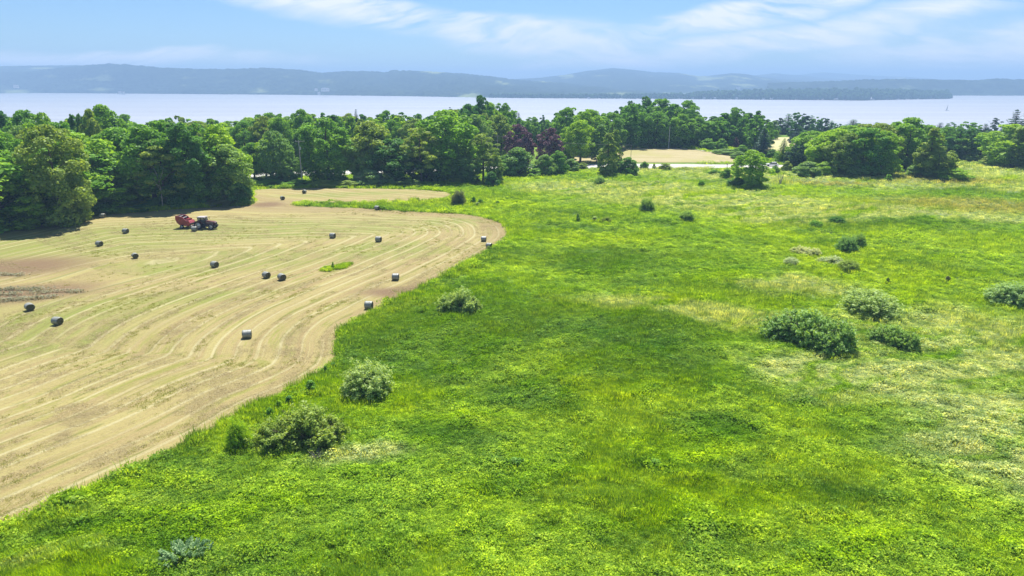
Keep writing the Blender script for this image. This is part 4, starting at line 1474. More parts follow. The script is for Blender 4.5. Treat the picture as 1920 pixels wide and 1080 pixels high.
# field-edge growth
for a in (
    (450, 845, 782, 38, 'shrub', 'lime', 'bright yellow-green young sapling at the edge of the hay field'),
): P(*a, group='growth along the hay field edge', name='sapling')
for a in (
    (506, 785, 764, 20, 'mid', 'leafy weed clump at the hay field edge, lowest of four by the thicket'),
    (523, 772, 751, 18, 'bright', 'bright weed clump at the hay field edge, second of four by the thicket'),
    (543, 762, 742, 18, 'dark', 'dark weed clump at the hay field edge, third of four by the thicket'),
    (556, 750, 735, 12, 'bright', 'small bright weed clump at the hay field edge, last of four by the thicket'),
    (583, 738, 713, 22, 'mid', 'bushy weed clump at the hay field edge left of the round pale-tipped shrub'),
    (611, 702, 686, 12, 'dark', 'dark weed tuft at the hay field edge above the bushy clump'),
    (626, 694, 680, 14, 'dark', 'dark weed tuft at the inner corner of the hay field'),
    (265, 893, 875, 12, 'mid', 'dark weed tuft at the hay field edge towards the bottom left'),
    (300, 880, 868, 14, 'mid', 'small weed tuft at the hay field edge right of the bottom left one'),
    (486, 850, 836, 12, 'dark', 'dark tuft between the young sapling and the wide thicket'),
): P(a[0], a[1], a[2], a[3], 'weed', a[4], a[5], 'growth along the hay field edge')

# crowns that look alike are told apart by their order in the photo
ORD = ['first', 'second', 'third', 'fourth', 'fifth', 'sixth', 'seventh', 'eighth', 'ninth', 'tenth', 'eleventh', 'twelfth']
by = {}
for px, o in CROWD: by.setdefault(o['label'], []).append((px, o))
for lb, ls in by.items():
    ls.sort(key=lambda t: t[0])
    if len(ls) == 1: continue
    for i, (px, o) in enumerate(ls):
        w_ = ('left', 'right')[i] + ' of two' if len(ls) == 2 else 'leftmost' if i == 0 else 'rightmost' if i == len(ls) - 1 else ORD[min(i, 11)] + ' from left'
        o['label'] = lb + ', ' + w_
# ------------------------------------------------------------------ blue-green juniper in the foreground
def make_juniper():
    x, y = at(348, 1046)
    e = empty('juniper', (x, y, hz(x, y) + 0.12), R(35))
    e.scale = (0.95, 1.0, 1.0)
    tag(e, 'low spreading blue-green juniper in the bottom left foreground', 'shrub')
    rs = np.random.default_rng(5)
    C, N = [], []
    for i in range(80):
        a = rs.uniform(0, 6.28)
        q = math.sqrt(rs.random())
        bx, by = q * math.cos(a) * 1.55, q * math.sin(a) * 0.85
        L = rs.uniform(0.35, 0.75)
        dirv = np.array([math.cos(a) * 0.8 + rs.normal(0, .3), math.sin(a) * 0.8 + rs.normal(0, .3), 0.75])
        dirv /= np.linalg.norm(dirv)
        m_ = 90
        t = rs.random(m_)
        c = np.array([bx, by, 0.1 + 0.25 * (1 - q)]) + dirv * (t * L)[:, None] + rs.normal(0, 0.07, (m_, 3)) * (1.2 - t)[:, None]
        C.append(c)
        N.append(np.cross(np.tile(dirv, (m_, 1)), rs.normal(size=(m_, 3))))
    C, N = np.vstack(C), np.vstack(N)
    C[:, 2] = np.maximum(C[:, 2], 0.05)
    Pq, F = quads_from(C, N, 0.085 * rs.uniform(0.7, 1.3, len(C)), 1.6, rs)
    link('foliage', mesh_np('foliage', Pq, F, False, {'tone': np.repeat(rs.random(len(C)), 4)}), M_leaf['juniper'], e)
    b = MB()
    for i in range(14):
        a = i * 0.45
        b.tube([(0, 0, -0.02), (math.cos(a) * 0.7, math.sin(a) * 0.4, 0.12), (math.cos(a) * 1.3, math.sin(a) * 0.7, 0.3)], [0.04, 0.03, 0.01], 4, False)
    b.build('stems', M_bark, e)
make_juniper()

# dead wood at the foot of the wide thicket, bare branches in the left wood
def snag(px, py, top, label, name='dead_branches', spread=1.0, n=16, seed=3, off=0.0, base=0.0, dist=None):
    x, y = at(px, py) if dist is None else az_pt(px, dist)
    h = z_at(px, top, x, y) - hz(x, y)
    e = MB()
    rs = random.Random(seed)
    for i in range(n):
        a = rs.uniform(0, 6.28)
        q = rs.uniform(0.3, 1)
        z0 = base * h
        p0 = (rs.uniform(-.15, .15) * spread, rs.uniform(-.15, .15) * spread, z0)
        p1 = (math.cos(a) * spread * q * .5, math.sin(a) * spread * q * .5, z0 + (h - z0) * rs.uniform(.35, .6))
        p2 = (math.cos(a) * spread * q, math.sin(a) * spread * q, z0 + (h - z0) * rs.uniform(.6, 1))
        e.tube([p0, p1, p2], [0.05 * h / 3 + .015, 0.03 * h / 3 + .01, 0.008], 5, False)
    return tag(e.build(name, M_bark_pale, None, (x, y, hz(x, y)), True), label, 'dead wood')
snag(592, 862, 846, 'grey dead twigs sticking out under the wide thicket', spread=0.9, n=26, seed=4)
snag(1463, 347, 320, 'nearly bare small dead sapling right of the large lone tree', name='dead_sapling', spread=1.3, n=9, seed=8)
x, y = at(308, 392)
b = MB()
b.tube([(0, 0, 0), (0.2, 0, 5), (-0.3, 0.1, 8.5), (-1.2, 0, 11)], [0.13, 0.10, 0.07, 0.02], 6)
b.tube([(0.1, 0, 4.5), (-1.2, -0.3, 8), (-2.0, -0.4, 10)], [0.07, 0.05, 0.015], 5)
b.tube([(0, 0, 6.5), (1.3, -0.2, 9.0), (1.7, -0.2, 10.4)], [0.06, 0.04, 0.015], 5)
b.tube([(-0.3, 0, 8.5), (-2.2, -0.3, 9.4)], [0.04, 0.012], 5)
b.tube([(0.05, 0, 5.6), (-1.5, -0.3, 6.6), (-2.4, -0.3, 7.6)], [0.04, 0.03, 0.012], 5)
tag(b.build('dead_tree', M_bark_pale, None, (x, y - 0.6, hz(x, y)), True), 'bare pale dead tree against the dark wood left of the baler', 'dead tree')

# ------------------------------------------------------------------ hay bales
def bale_mats():
    m, k = mat('bale_net_wrap')
    t = k.new('ShaderNodeTexCoord')
    P_ = t.outputs['Object']
    n = k.noise(k.vmul(P_, (1, 14, 1)), 1.5, 5, 0.7)
    n2 = k.noise(P_, 4.0, 5, 0.7)
    c = k.mix(k.ramp(n, 0.35, 0.65), (0.15, 0.16, 0.12), (0.31, 0.32, 0.28))
    c = k.mix(k.ramp(n2, 0.55, 0.75, 0, 0.5), c, (0.10, 0.09, 0.05))
    p = k.new('ShaderNodeBsdfPrincipled')
    k.put(p.inputs['Base Color'], c)
    p.inputs['Roughness'].default_value = 0.42
    p.inputs['Specular IOR Level'].default_value = 0.6
    b = k.new('ShaderNodeBump')
    b.inputs['Strength'].default_value = 0.6
    b.inputs['Distance'].default_value = 0.03
    k.put(b.inputs['Height'], k.add(n, n2))
    k.l.new(b.outputs[0], p.inputs['Normal'])
    k.l.new(p.outputs[0], k.out.inputs[0])
    m2, k = mat('bale_end_hay')
    t = k.new('ShaderNodeTexCoord')
    x_, y_, z_ = k.sep(t.outputs['Object'])
    r = k.math('SQRT', k.add(k.mul(x_, x_), k.mul(z_, z_)))
    sp = k.noise(k.comb(k.mul(r, 22), k.mul(k.math('ARCTAN2', z_, x_), 1.2), 0), 1.0, 4, 0.7)
    c = k.mix(k.ramp(sp, 0.35, 0.65), (0.05, 0.05, 0.022), (0.14, 0.13, 0.06))
    p = k.new('ShaderNodeBsdfPrincipled')
    k.put(p.inputs['Base Color'], c)
    p.inputs['Roughness'].default_value = 0.95
    b = k.new('ShaderNodeBump')
    b.inputs['Strength'].default_value = 1.0
    b.inputs['Distance'].default_value = 0.05
    k.put(b.inputs['Height'], sp)
    k.l.new(b.outputs[0], p.inputs['Normal'])
    k.l.new(p.outputs[0], k.out.inputs[0])
    return m, m2


M_wrap, M_end = bale_mats()
BR, BL = 0.53, 0.98


def bale_meshes():
    rs = random.Random(9)
    b = MB()
    prof = [(BR * 0.93, -BL / 2), (BR * 0.985, -BL / 2 + 0.05)] + [(BR * (1.0 + 0.012 * math.sin(i * 2.3)), -BL / 2 + 0.12 + (BL - 0.24) * i / 8) for i in range(9)] + [(BR * 0.985, BL / 2 - 0.05), (BR * 0.93, BL / 2)]
    b.lathe(prof, 40)
    # sits flat on the ground
    b.v = [(x, y, max(z, -BR * 0.97)) for x, y, z in b.v]
    roll = b.mesh('wrap', True)
    roll.materials.append(M_wrap)
    e = MB()
    rings = [(BR * 0.94, 0.0), (BR * 0.80, 0.03), (BR * 0.62, 0.015), (BR * 0.45, 0.04), (BR * 0.26, 0.02), (BR * 0.08, 0.0), (0.001, -0.01)]
    e.lathe([(r, a) for r, a in rings], 32)
    e.v = [(x, y + rs.uniform(-.012, .012), max(z, -BR * 0.96)) for x, y, z in e.v]
    end = e.mesh('end_face', True)
    end.materials.append(M_end)
    return roll, end


ROLL, END = bale_meshes()
BALES = [
    (109, 610, 40, 'round bale turned half right, lower one of two at the left border'),
    (57, 583, 12, 'round bale, dark end to the camera, next to the brown patch at the left border'),
    (464, 635, 84, 'round bale seen from the side, nearest of all bales, alone in the striped lower field'),
    (692, 580, 74, 'round bale against the grass where the brown edge strip ends'),
    (742, 526, 80, 'round bale near the brown edge strip, between the green islet and the field edge'),
    (500, 522, 35, 'left one of two bales lying side by side in the middle of the field'),
    (529, 526, 26, 'right one of two bales lying side by side in the middle of the field'),
    (403, 502, 38, 'round bale alone above the pair in the middle of the field'),
    (254, 485, 14, 'lowest of the four scattered bales left of the tractor'),
    (187, 462, 40, 'round bale leftmost of the four scattered bales left of the tractor'),
    (236, 438, 48, 'topmost of the scattered bales on open ground left of the tractor'),
    (365, 434, 68, 'round bale lying directly in front of the red baler'),
    (193, 409, 62, 'right one of two bales at the shady edge of the left wood'),
    (143, 413, 74, 'left one of two bales at the shady edge of the left wood'),
    (624, 447, 62, 'left one of two bales in the upper middle of the field'),
    (710, 454, 66, 'right one of two bales in the upper middle of the field'),
    (917, 466, 60, 'lower one of two bales at the right tip of the field'),
    (907, 453, 82, 'upper one of two bales at the right tip of the field'),
    (707, 394, 56, 'round bale half in the long grass at the upper edge of the field'),
    (530, 375, 22, 'round bale on the bare track left of the green strip'),
    (571, 363, -16, 'farthest bale, on the upper hay strip'),
]
M_bale_label = 'round hay bales on the mown field'
for px, py, phi, lb in BALES:
    x, y = at(px, py, 0.06)
    L_ = math.hypot(x, y)
    x, y = x * (1 + 0.35 / L_), y * (1 + 0.35 / L_)
    view = math.atan2(y, x)
    # axis pointing to the camera, turned phi towards the right of the picture
    axis_a = view + math.pi + R(phi)
    e = empty('hay_bale', (x, y, hz(x, y) + 0.06 + BR * 0.94), axis_a - math.pi / 2)
    s_ = random.uniform(0.96, 1.05)
    e.scale = (s_, s_, s_ * random.uniform(0.92, 1.0))
    tag(e, lb, 'hay bale', M_bale_label)
    link('wrap', ROLL, None, e)
    f1 = link('end_face', END, None, e, (0, BL / 2, 0))
    f2 = link('end_face', END, None, e, (0, -BL / 2, 0))
    f2.rotation_euler = (0, 0, math.pi)

# ------------------------------------------------------------------ tractor and baler
M_red = simple('red_paint', (0.30, 0.022, 0.028), 0.35, 0, 0.18, 2.0, 0.6)
M_red_pale = simple('faded_red_paint', (0.48, 0.10, 0.11), 0.4, 0, 0.1, 2.0)
M_red_dark = simple('dark_red_paint', (0.10, 0.018, 0.022), 0.4, 0, 0.2, 2.0, 0.5)
M_black = simple('black_metal', (0.022, 0.022, 0.026), 0.5, 0, 0.2, 4.0)
M_tyre = simple('tyre_rubber', (0.020, 0.020, 0.022), 0.85, 0, 0.3, 6.0, 0.2)
M_rim = simple('silver_rim', (0.55, 0.55, 0.56), 0.4, 0.4, 0.1, 4.0)
M_roof = simple('cab_roof', (0.42, 0.38, 0.36), 0.45, 0, 0.08, 2.0)
M_steel = simple('worn_steel', (0.25, 0.24, 0.23), 0.45, 0.6, 0.2, 5.0)
M_glass, _k = mat('cab_glass')
_p = _k.new('ShaderNodeBsdfPrincipled')
_p.inputs['Base Color'].default_value = (0.25, 0.30, 0.32, 1)
_p.inputs['Roughness'].default_value = 0.08
_p.inputs['Transmission Weight'].default_value = 0.75
_p.inputs['IOR'].default_value = 1.2
_k.l.new(_p.outputs[0], _k.out.inputs[0])


def wheel(parent, c, r, wd, lugs, side):
    t = MB()
    w2 = wd / 2
    t.lathe([(r * 0.60, -w2 * 0.9), (r * 0.80, -w2), (r * 0.95, -w2 * 0.86), (r * 0.97, 0), (r * 0.95, w2 * 0.86), (r * 0.80, w2), (r * 0.60, w2 * 0.9)], 36)
    for i in range(lugs):
        for s_ in (-1, 1):
            a = 6.283 * (i + (0.5 if s_ > 0 else 0)) / lugs
            rot = Matrix.Rotation(-a, 3, 'Y') @ Matrix.Rotation(s_ * 0.6, 3, 'X')
            t.box((math.cos(a) * r * 0.965, s_ * w2 * 0.45, math.sin(a) * r * 0.965), (r * 0.09, w2 * 1.05, r * 0.07), rot)
    w_ = t.build('wheel', M_tyre, parent, c, False)
    m_ = MB()
    m_.lathe([(r * 0.61, -w2 * 0.88), (r * 0.56, -w2 * 0.7), (r * 0.54, w2 * 0.1), (r * 0.30, w2 * 0.25), (r * 0.16, w2 * 0.62), (0.001, w2 * 0.64)] if side > 0 else
             [(r * 0.61, w2 * 0.88), (r * 0.56, w2 * 0.7), (r * 0.54, -w2 * 0.1), (r * 0.30, -w2 * 0.25), (r * 0.16, -w2 * 0.62), (0.001, -w2 * 0.64)], 28)
    m_.lathe([(r * 0.55, side * w2 * 0.55), (r * 0.62, side * w2 * 0.98), (r * 0.66, side * w2 * 0.92)], 28)
    m_.build('rim', M_rim, w_, (0, 0, 0), True)
    return w_


def make_tractor(x, y, ang):
    T = empty('tractor', (x, y, hz(x, y) + 0.06), ang)
    tag(T, 'dark red tractor with glazed cab, harnessed to the baler on the mown field', 'tractor')
    # x forward, origin under the middle; rear axle x=-1.05, front axle x=1.65
    RR, FR = 0.88, 0.60
    b = MB()   # bonnet with sloping nose
    for y0, y1, o in ((-0.42, 0.42, 0.0),):
        b.prism([(0.25, 1.02), (2.25, 0.98), (2.42, 1.12), (2.36, 1.42), (2.1, 1.56), (1.2, 1.68), (0.25, 1.74)], y0, y1)
    bn = b.build('bonnet', M_red_dark, T)
    g = MB()
    for i in range(6):
        g.box((2.405, 0, 1.08 + i * 0.055), (0.03, 0.62, 0.02))
    g.build('grille', M_black, bn)
    for s_ in (-1, 1):
        g = MB(); g.box((2.385, s_ * 0.27, 1.38), (0.06, 0.18, 0.09)); g.build('headlight', M_rim, bn)
        g = MB(); g.box((1.25, s_ * 0.432, 1.35), (1.5, 0.018, 0.10)); g.build('side_stripe', M_roof, bn)
    b = MB()   # chassis, gearbox, axles
    b.box((0.4, 0, 0.82), (3.4, 0.46, 0.42))
    b.box((-1.05, 0, 0.88), (0.42, 1.5, 0.36))
    b.box((1.65, 0, 0.62), (0.24, 1.45, 0.22))
    b.box((0.35, -0.45, 0.66), (0.8, 0.34, 0.36))
    b.box((0.35, 0.45, 0.66), (0.8, 0.34, 0.36))
    b.build('chassis', M_black, T)
    b = MB(); b.box((2.55, 0, 0.80), (0.32, 0.6, 0.34)); b.build('front_weight', M_black, T)
    cab = MB()  # frame of the cab
    pts = [(-1.05, 1.2), (-1.25, 2.42), (0.18, 2.42), (0.42, 1.1)]
    for s_ in (-1, 1):
        for (xa, za), (xb, zb) in ((pts[0], pts[1]), (pts[2], pts[3]), ((-0.45, 1.15), (-0.5, 2.42))):
            cab.tube([(xa, s_ * 0.72, za), (xb, s_ * 0.68, zb)], 0.045, 6)
        cab.tube([(-1.05, s_ * 0.72, 1.2), (0.42, s_ * 0.72, 1.1)], 0.05, 6)
        cab.tube([(-1.25, s_ * 0.68, 2.42), (0.18, s_ * 0.68, 2.42)], 0.045, 6)
    for (xa, za, w_) in ((-1.05, 1.2, .72), (0.42, 1.1, .72), (-1.25, 2.42, .68), (0.18, 2.42, .68)):
        cab.tube([(xa, -w_, za), (xa, w_, za)], 0.045, 6)
    c_ = cab.build('cab', M_black, T)
    for s_ in (-1, 1):
        p = MB(); p.add([(-0.44, s_ * .70, 1.2), (0.36, s_ * .70, 1.18), (0.16, s_ * .665, 2.38), (-0.48, s_ * .665, 2.38)], [(0, 1, 2, 3)]); p.build('window_pane', M_glass, c_)
        p = MB(); p.add([(-1.02, s_ * .70, 1.25), (-0.5, s_ * .70, 1.22), (-0.54, s_ * .665, 2.38), (-1.2, s_ * .665, 2.38)], [(0, 1, 2, 3)]); p.build('window_pane', M_glass, c_)
    p = MB(); p.add([(0.40, -.68, 1.15), (0.40, .68, 1.15), (0.17, .64, 2.38), (0.17, -.64, 2.38)], [(0, 1, 2, 3)]); p.build('windscreen', M_glass, c_)
    p = MB(); p.add([(-1.05, -.68, 1.25), (-1.05, .68, 1.25), (-1.24, .64, 2.38), (-1.24, -.64, 2.38)], [(0, 1, 2, 3)]); p.build('rear_window', M_glass, c_)
    rf = MB()
    rf.box((-0.5, 0, 2.52), (1.72, 1.56, 0.13), None, 0.94)
    rf.build('cab_roof', M_roof, T)
    b = MB(); b.box((-0.62, 0, 1.32), (0.5, 0.55, 0.14)); b.box((-0.88, 0, 1.62), (0.13, 0.52, 0.6)); b.build('seat', M_black, T)
    b = MB(); b.tube([(0.22, 0, 1.3), (0.02, 0, 1.62)], 0.03, 6); b.lathe([(0.20, -0.015), (0.22, 0.0), (0.20, 0.015)], 16, 'X', (0.02, 0, 1.62)); b.build('steering_wheel', M_black, T)
    b = MB(); b.tube([(0.62, -0.46, 1.5), (0.62, -0.46, 2.55), (0.55, -0.46, 2.66)], [0.055, 0.055, 0.05], 8); b.build('exhaust', M_steel, T)
    for s_ in (-1, 1):
        f = MB()  # fender over the rear wheel
        arc = [(-1.05 + math.cos(a) * (RR + 0.10), 0.88 + math.sin(a) * (RR + 0.10)) for a in np.linspace(R(20), R(155), 9)]
        inn = [(-1.05 + math.cos(a) * (RR + 0.05), 0.88 + math.sin(a) * (RR + 0.05)) for a in np.linspace(R(155), R(20), 9)]
        f.prism(arc + inn, s_ * 0.72, s_ * 1.16)
        f.build('fender', M_red_dark, T)
        f = MB(); f.box((0.05, s_ * 0.66, 0.62), (0.42, 0.26, 0.05)); f.box((0.05, s_ * 0.70, 0.92), (0.36, 0.24, 0.05)); f.build('step', M_black, T)
        f = MB(); f.tube([(0.3, s_ * 0.7, 2.2), (0.45, s_ * 1.0, 2.25)], 0.02, 5); f.box((0.46, s_ * 1.05, 2.1), (0.04, 0.2, 0.34)); f.build('mirror', M_black, T)
        wheel(T, (-1.05, s_ * 0.95, RR), RR, 0.46, 18, s_)
        wheel(T, (1.65, s_ * 0.86, FR), FR, 0.34, 16, s_)
    return T


def make_baler(x, y, ang):
    B = empty('round_baler', (x, y, hz(x, y) + 0.06), ang)
    tag(B, 'red round baler with open top coupled behind the tractor', 'baler')
    # x forward; chamber from x=-1.9 to 1.0
    side = [(-1.95, 2.62), (-2.05, 1.95), (-1.75, 1.15), (-1.2, 0.72), (0.1, 0.55), (1.05, 0.62), (1.25, 1.15), (1.05, 1.62), (0.45, 1.68), (0.05, 1.95), (-0.25, 2.35), (-0.75, 2.55)]
    for s_ in (-1, 1):
        b = MB(); b.prism(side, s_ * 0.86, s_ * 0.92); p = b.build('side_panel', M_red, B)
        b = MB()
        b.prism([(-1.5, 2.3), (-1.55, 1.5), (-1.15, 1.1), (-0.4, 1.0), (-0.3, 1.1), (-0.75, 2.25)], s_ * 0.923, s_ * 0.965); b.build('side_cover', M_red, p)
        b = MB()   # rolled light-red rim
        rim = [(x_, s_ * 0.90, z_) for x_, z_ in (side[6:] + [side[0]])]
        b.tube(rim, 0.07, 6); b.build('rim_tube', M_red_pale, p)
        b = MB(); b.tube([(-1.7, s_ * 0.98, 1.2), (-0.8, s_ * 0.98, 2.1)], [0.04, 0.04], 6); b.tube([(-1.2, s_ * 0.98, 1.7), (-0.8, s_ * 0.98, 2.1)], [0.06, 0.06], 6); b.build('hydraulic_ram', M_steel, p)
    b = MB()   # tailgate
    b.prism([(-1.95, 2.62), (-2.05, 1.95), (-1.75, 1.15), (-1.70, 1.18), (-1.98, 1.96), (-1.88, 2.6)], -0.86, 0.86)
    for z in (1.5, 1.95, 2.35): b.box((-2.02 + abs(z - 1.95) * 0.2, 0, z), (0.07, 1.72, 0.09))
    b.build('tailgate', M_red_dark, B)
    for x_, z_, r_ in ((-1.3, 2.42, 0.11), (-0.4, 2.2, 0.11), (0.2, 1.7, 0.12), (-1.75, 1.5, 0.11), (0.9, 0.95, 0.12), (-1.1, 0.9, 0.12), (0.0, 0.75, 0.12)):
        b = MB(); b.lathe([(0.001, -0.85), (r_, -0.84), (r_, 0.84), (0.001, 0.85)], 14, 'Y', (x_, 0, z_)); b.build('roller', M_steel, B, smooth=False)
    for k_ in range(6):
        b = MB()
        yy = -0.7 + k_ * 0.28
        b.prism([(-1.9, 2.5), (-1.86, 2.5), (-0.9, 1.55), (-0.3, 1.45), (0.2, 1.6), (0.2, 1.56), (-0.3, 1.40), (-0.93, 1.50), (-1.9, 2.44)], yy - 0.1, yy + 0.1)
        b.build('belt', M_black, B)
    b = MB(); b.prism([(1.05, 1.62), (0.45, 1.68), (0.45, 1.60), (1.02, 1.55), (1.2, 1.15), (1.27, 1.15)], -0.86, 0.86); b.build('front_shield', M_red_pale, B)
    b = MB(); b.box((0.55, 0, 1.86), (0.55, 1.5, 0.34), None, 0.9); b.build('net_box', M_red, B)
    b = MB(); b.lathe([(0.001, -0.8), (0.26, -0.79), (0.26, 0.79), (0.001, 0.8)], 16, 'Y', (1.25, 0, 0.42))
    for i in range(12):
        for q in range(6):
            a = q * 1.047
            b.tube([(1.25 + .24 * math.cos(a), -0.72 + i * 0.13, .42 + .24 * math.sin(a)), (1.25 + .36 * math.cos(a + .3), -0.72 + i * 0.13, .42 + .36 * math.sin(a + .3))], 0.01, 3)
    b.build('pickup_reel', M_steel, B)
    b = MB(); b.box((-0.6, 0, 0.58), (0.16, 2.1, 0.16)); b.box((-0.3, 0, 0.66), (2.4, 0.2, 0.14)); b.build('axle_frame', M_black, B)
    b = MB()
    for s_ in (-1, 1): b.tube([(1.0, s_ * 0.5, 0.72), (2.6, 0, 0.62)], 0.06, 6)
    b.tube([(2.5, 0, 0.62), (2.95, 0, 0.62)], 0.07, 6)
    b.build('drawbar', M_red, B)
    b = MB(); b.tube([(1.1, 0, 0.95), (2.9, 0, 0.85)], 0.05, 8); b.build('drive_shaft', M_black, B)
    for s_ in (-1, 1):
        wheel(B, (-0.6, s_ * 1.08, 0.42), 0.42, 0.30, 12, s_)
    return B


tx, ty = at(386, 430.5)
tang = R(-4)
fx, fy = math.cos(tang), math.sin(tang)
ty += 0.7
make_tractor(tx - fx * 0.3, ty - fy * 0.3, tang)
bang = R(-9)
hx, hy = tx - fx * 0.3 - fx * 1.55, ty - fy * 0.3 - fy * 1.55
make_baler(hx - math.cos(bang) * 2.55, hy - math.sin(bang) * 2.55, bang)

# ------------------------------------------------------------------ utility poles and wires
M_pole = simple('weathered_pole', (0.42, 0.39, 0.36), 0.8, 0, 0.2, 3.0)
M_pole_dark = simple('dark_pole', (0.16, 0.13, 0.11), 0.85, 0, 0.2, 3.0)
M_wire = simple('wire', (0.20, 0.20, 0.21), 0.5, 0.5, 0.1)
M_insul = simple('insulator', (0.55, 0.56, 0.58), 0.3)


def pole(x, y, h, label, arm=True, m=M_pole, transformer=False, r=0.16, ang=0.0):
    e = empty('utility_pole', (x, y, hz(x, y)), ang)
    tag(e, label, 'utility pole', 'utility poles')
    b = MB(); b.tube([(0, 0, -0.5), (0, 0, h * 0.5), (0, 0, h)], [r, r * 0.85, r * 0.65], 10); b.build('shaft', m, e)
    if arm:
        b = MB(); b.box((0.35, 0.06, h - 0.25), (2.9, 0.12, 0.14)); a_ = b.build('crossarm', M_pole, e)
        for xo in (-0.9, 0.5, 1.6):
            b = MB(); b.lathe([(0.03, h - 0.18), (0.07, h - 0.12), (0.05, h - 0.05), (0.07, h + 0.02), (0.001, h + 0.06)], 8, 'Z', (xo, 0.06, 0)); b.build('insulator', M_insul, a_)
    if transformer:
        b = MB(); b.lathe([(0.001, h - 2.6), (0.27, h - 2.58), (0.27, h - 1.8), (0.2, h - 1.72), (0.001, h - 1.7)], 14, 'Z', (0.35, -0.15, 0)); b.build('transformer', M_insul, e)
    return e


p1 = az_pt(563, 214)
h1 = z_at(562, 263.5, *p1) - hz(*p1)
pole(*p1, h1, 'grey utility pole with crossarm and transformer among the trees above the hay strip', True, M_pole, True, 0.20)
p2 = at(1182, 311)
h2 = z_at(1182, 272, *p2) - hz(*p2)
pole(*p2, h2, 'thin dark pole in front of the mown field, above the round bush by the poplar', False, M_pole_dark, r=0.10)
p3 = az_pt(1252, 306)
h3 = z_at(1252, 236, *p3) - hz(*p3)
pole(*p3, h3, 'short-looking whitish pole against the dark far wood', False, simple('white_pole', (0.62, 0.61, 0.58), 0.7), r=0.14)
p4 = az_pt(933, 255)
h4 = z_at(933, 255, *p4) - hz(*p4)
pole(*p4, h4, 'pale pole half hidden by leaves left of the purple maples', False, M_pole, r=0.12)


def wire(a, b, sag, label):
    pts = []
    for i in range(33):
        t = i / 32
        pts.append((a[0] + (b[0] - a[0]) * t, a[1] + (b[1] - a[1]) * t, a[2] + (b[2] - a[2]) * t - sag * 4 * t * (1 - t)))
    m_ = MB(); m_.tube(pts, 0.022, 4, False)
    tag(m_.build('overhead_wire', M_wire), label, 'wire', 'overhead wires')


za, zb, zc = hz(*p1) + h1, hz(*p4) + h4, hz(*p2) + h2
wire((p1[0], p1[1], za), (p4[0], p4[1], zb), 0.9, 'top overhead wire from the crossarm pole towards the purple maples')
wire((p1[0], p1[1], za - 2.2), (p4[0], p4[1], zb - 1.6), 0.9, 'lower overhead wire from the crossarm pole towards the purple maples')
wire((p4[0], p4[1], zb), (p2[0], p2[1], zc), 0.8, 'overhead wire crossing before the purple maples to the thin dark pole')

# roadside posts and mailbox-like post
def post(px, py, top, label, w_=0.16):
    x, y = at(px, py)
    h = z_at(px, top, x, y) - hz(x, y)
    b = MB(); b.box((0, 0, h / 2), (w_, w_, h)); b.box((0, -0.05, h - 0.12), (w_ * 2.4, w_ * 3.2, 0.3))
    tag(b.build('mailbox_post', M_pole_dark, None, (x, y, hz(x, y))), label, 'mailbox')
post(1363, 313.5, 307, 'small dark post at the near roadside left of the large lone tree')

# white car on the road behind the round roadside bush, partly hidden
def make_car(px, py, ang, label):
    x, y = at(px, py)
    e = empty('parked_car', (x, y, hz(x, y) + 0.07), ang)
    tag(e, label, 'car')
    white = simple('white_car_paint', (0.75, 0.75, 0.74), 0.3, 0, 0.03, 1.0, 0.6)
    b = MB(); b.prism([(-2.2, 0.32), (-2.25, 0.75), (-2.1, 0.95), (-1.2, 1.0), (1.0, 0.98), (2.1, 0.82), (2.22, 0.6), (2.18, 0.32)], -0.86, 0.86); b.build('body', white, e)
    b = MB(); b.prism([(-1.75, 1.0), (-1.45, 1.42), (0.15, 1.44), (0.95, 0.98)], -0.72, 0.72); b.build('glasshouse', simple('car_glass', (0.03, 0.04, 0.05), 0.1), e)
    b = MB(); b.box((-0.65, 0, 1.46), (1.6, 1.36, 0.05)); b.build('roof', white, e)
    for xo in (-1.35, 1.35):
        for s_ in (-1, 1):
            b = MB(); b.lathe([(0.001, -.1), (0.31, -.1), (0.32, 0), (0.31, .1), (0.001, .1)], 18, 'Y', (xo, s_ * 0.8, 0.32)); b.build('wheel', M_tyre, e)
make_car(1447, 312, R(168), 'white car on the road right of the large lone tree, half hidden by roadside bushes')

# ------------------------------------------------------------------ houses and boat across the lake
M_wall_w = simple('white_siding', (0.78, 0.77, 0.74), 0.6)
M_roof_d = simple('dark_shingle', (0.12, 0.11, 0.11), 0.8)
M_roof_l = simple('metal_roof', (0.7, 0.7, 0.7), 0.4)
M_win = simple('dark_window', (0.03, 0.04, 0.05), 0.2)


def house(px, py, dist, w_, d_, h_, label, rm=None, z=None):
    x, y = az_pt(px, dist)
    d = at_dir(px, py)
    z = CAM_Z + d.z * dist / math.hypot(d.x, d.y) if z is None else z
    e = empty('lakeside_house', (x, y, z - h_), math.atan2(-x, y) * 1.0)
    tag(e, label, 'house', 'houses on the far shore')
    b = MB(); b.prism([(-w_ / 2, -6), (w_ / 2, -6), (w_ / 2, h_ * 0.6), (-w_ / 2, h_ * 0.6)], -d_ / 2, d_ / 2); wl = b.build('wall', M_wall_w, e)
    b = MB(); b.prism([(-w_ * 0.55, h_ * 0.6), (w_ * 0.55, h_ * 0.6), (w_ * 0.3, h_), (-w_ * 0.3, h_)], -d_ * 0.55, d_ * 0.55); b.build('roof', rm or M_roof_l, e)
    for i in range(3):
        b = MB(); b.box((-w_ * 0.3 + i * w_ * 0.3, -d_ / 2 - 0.05, h_ * 0.32), (w_ * 0.12, 0.1, h_ * 0.22)); b.build('window', M_win, wl)


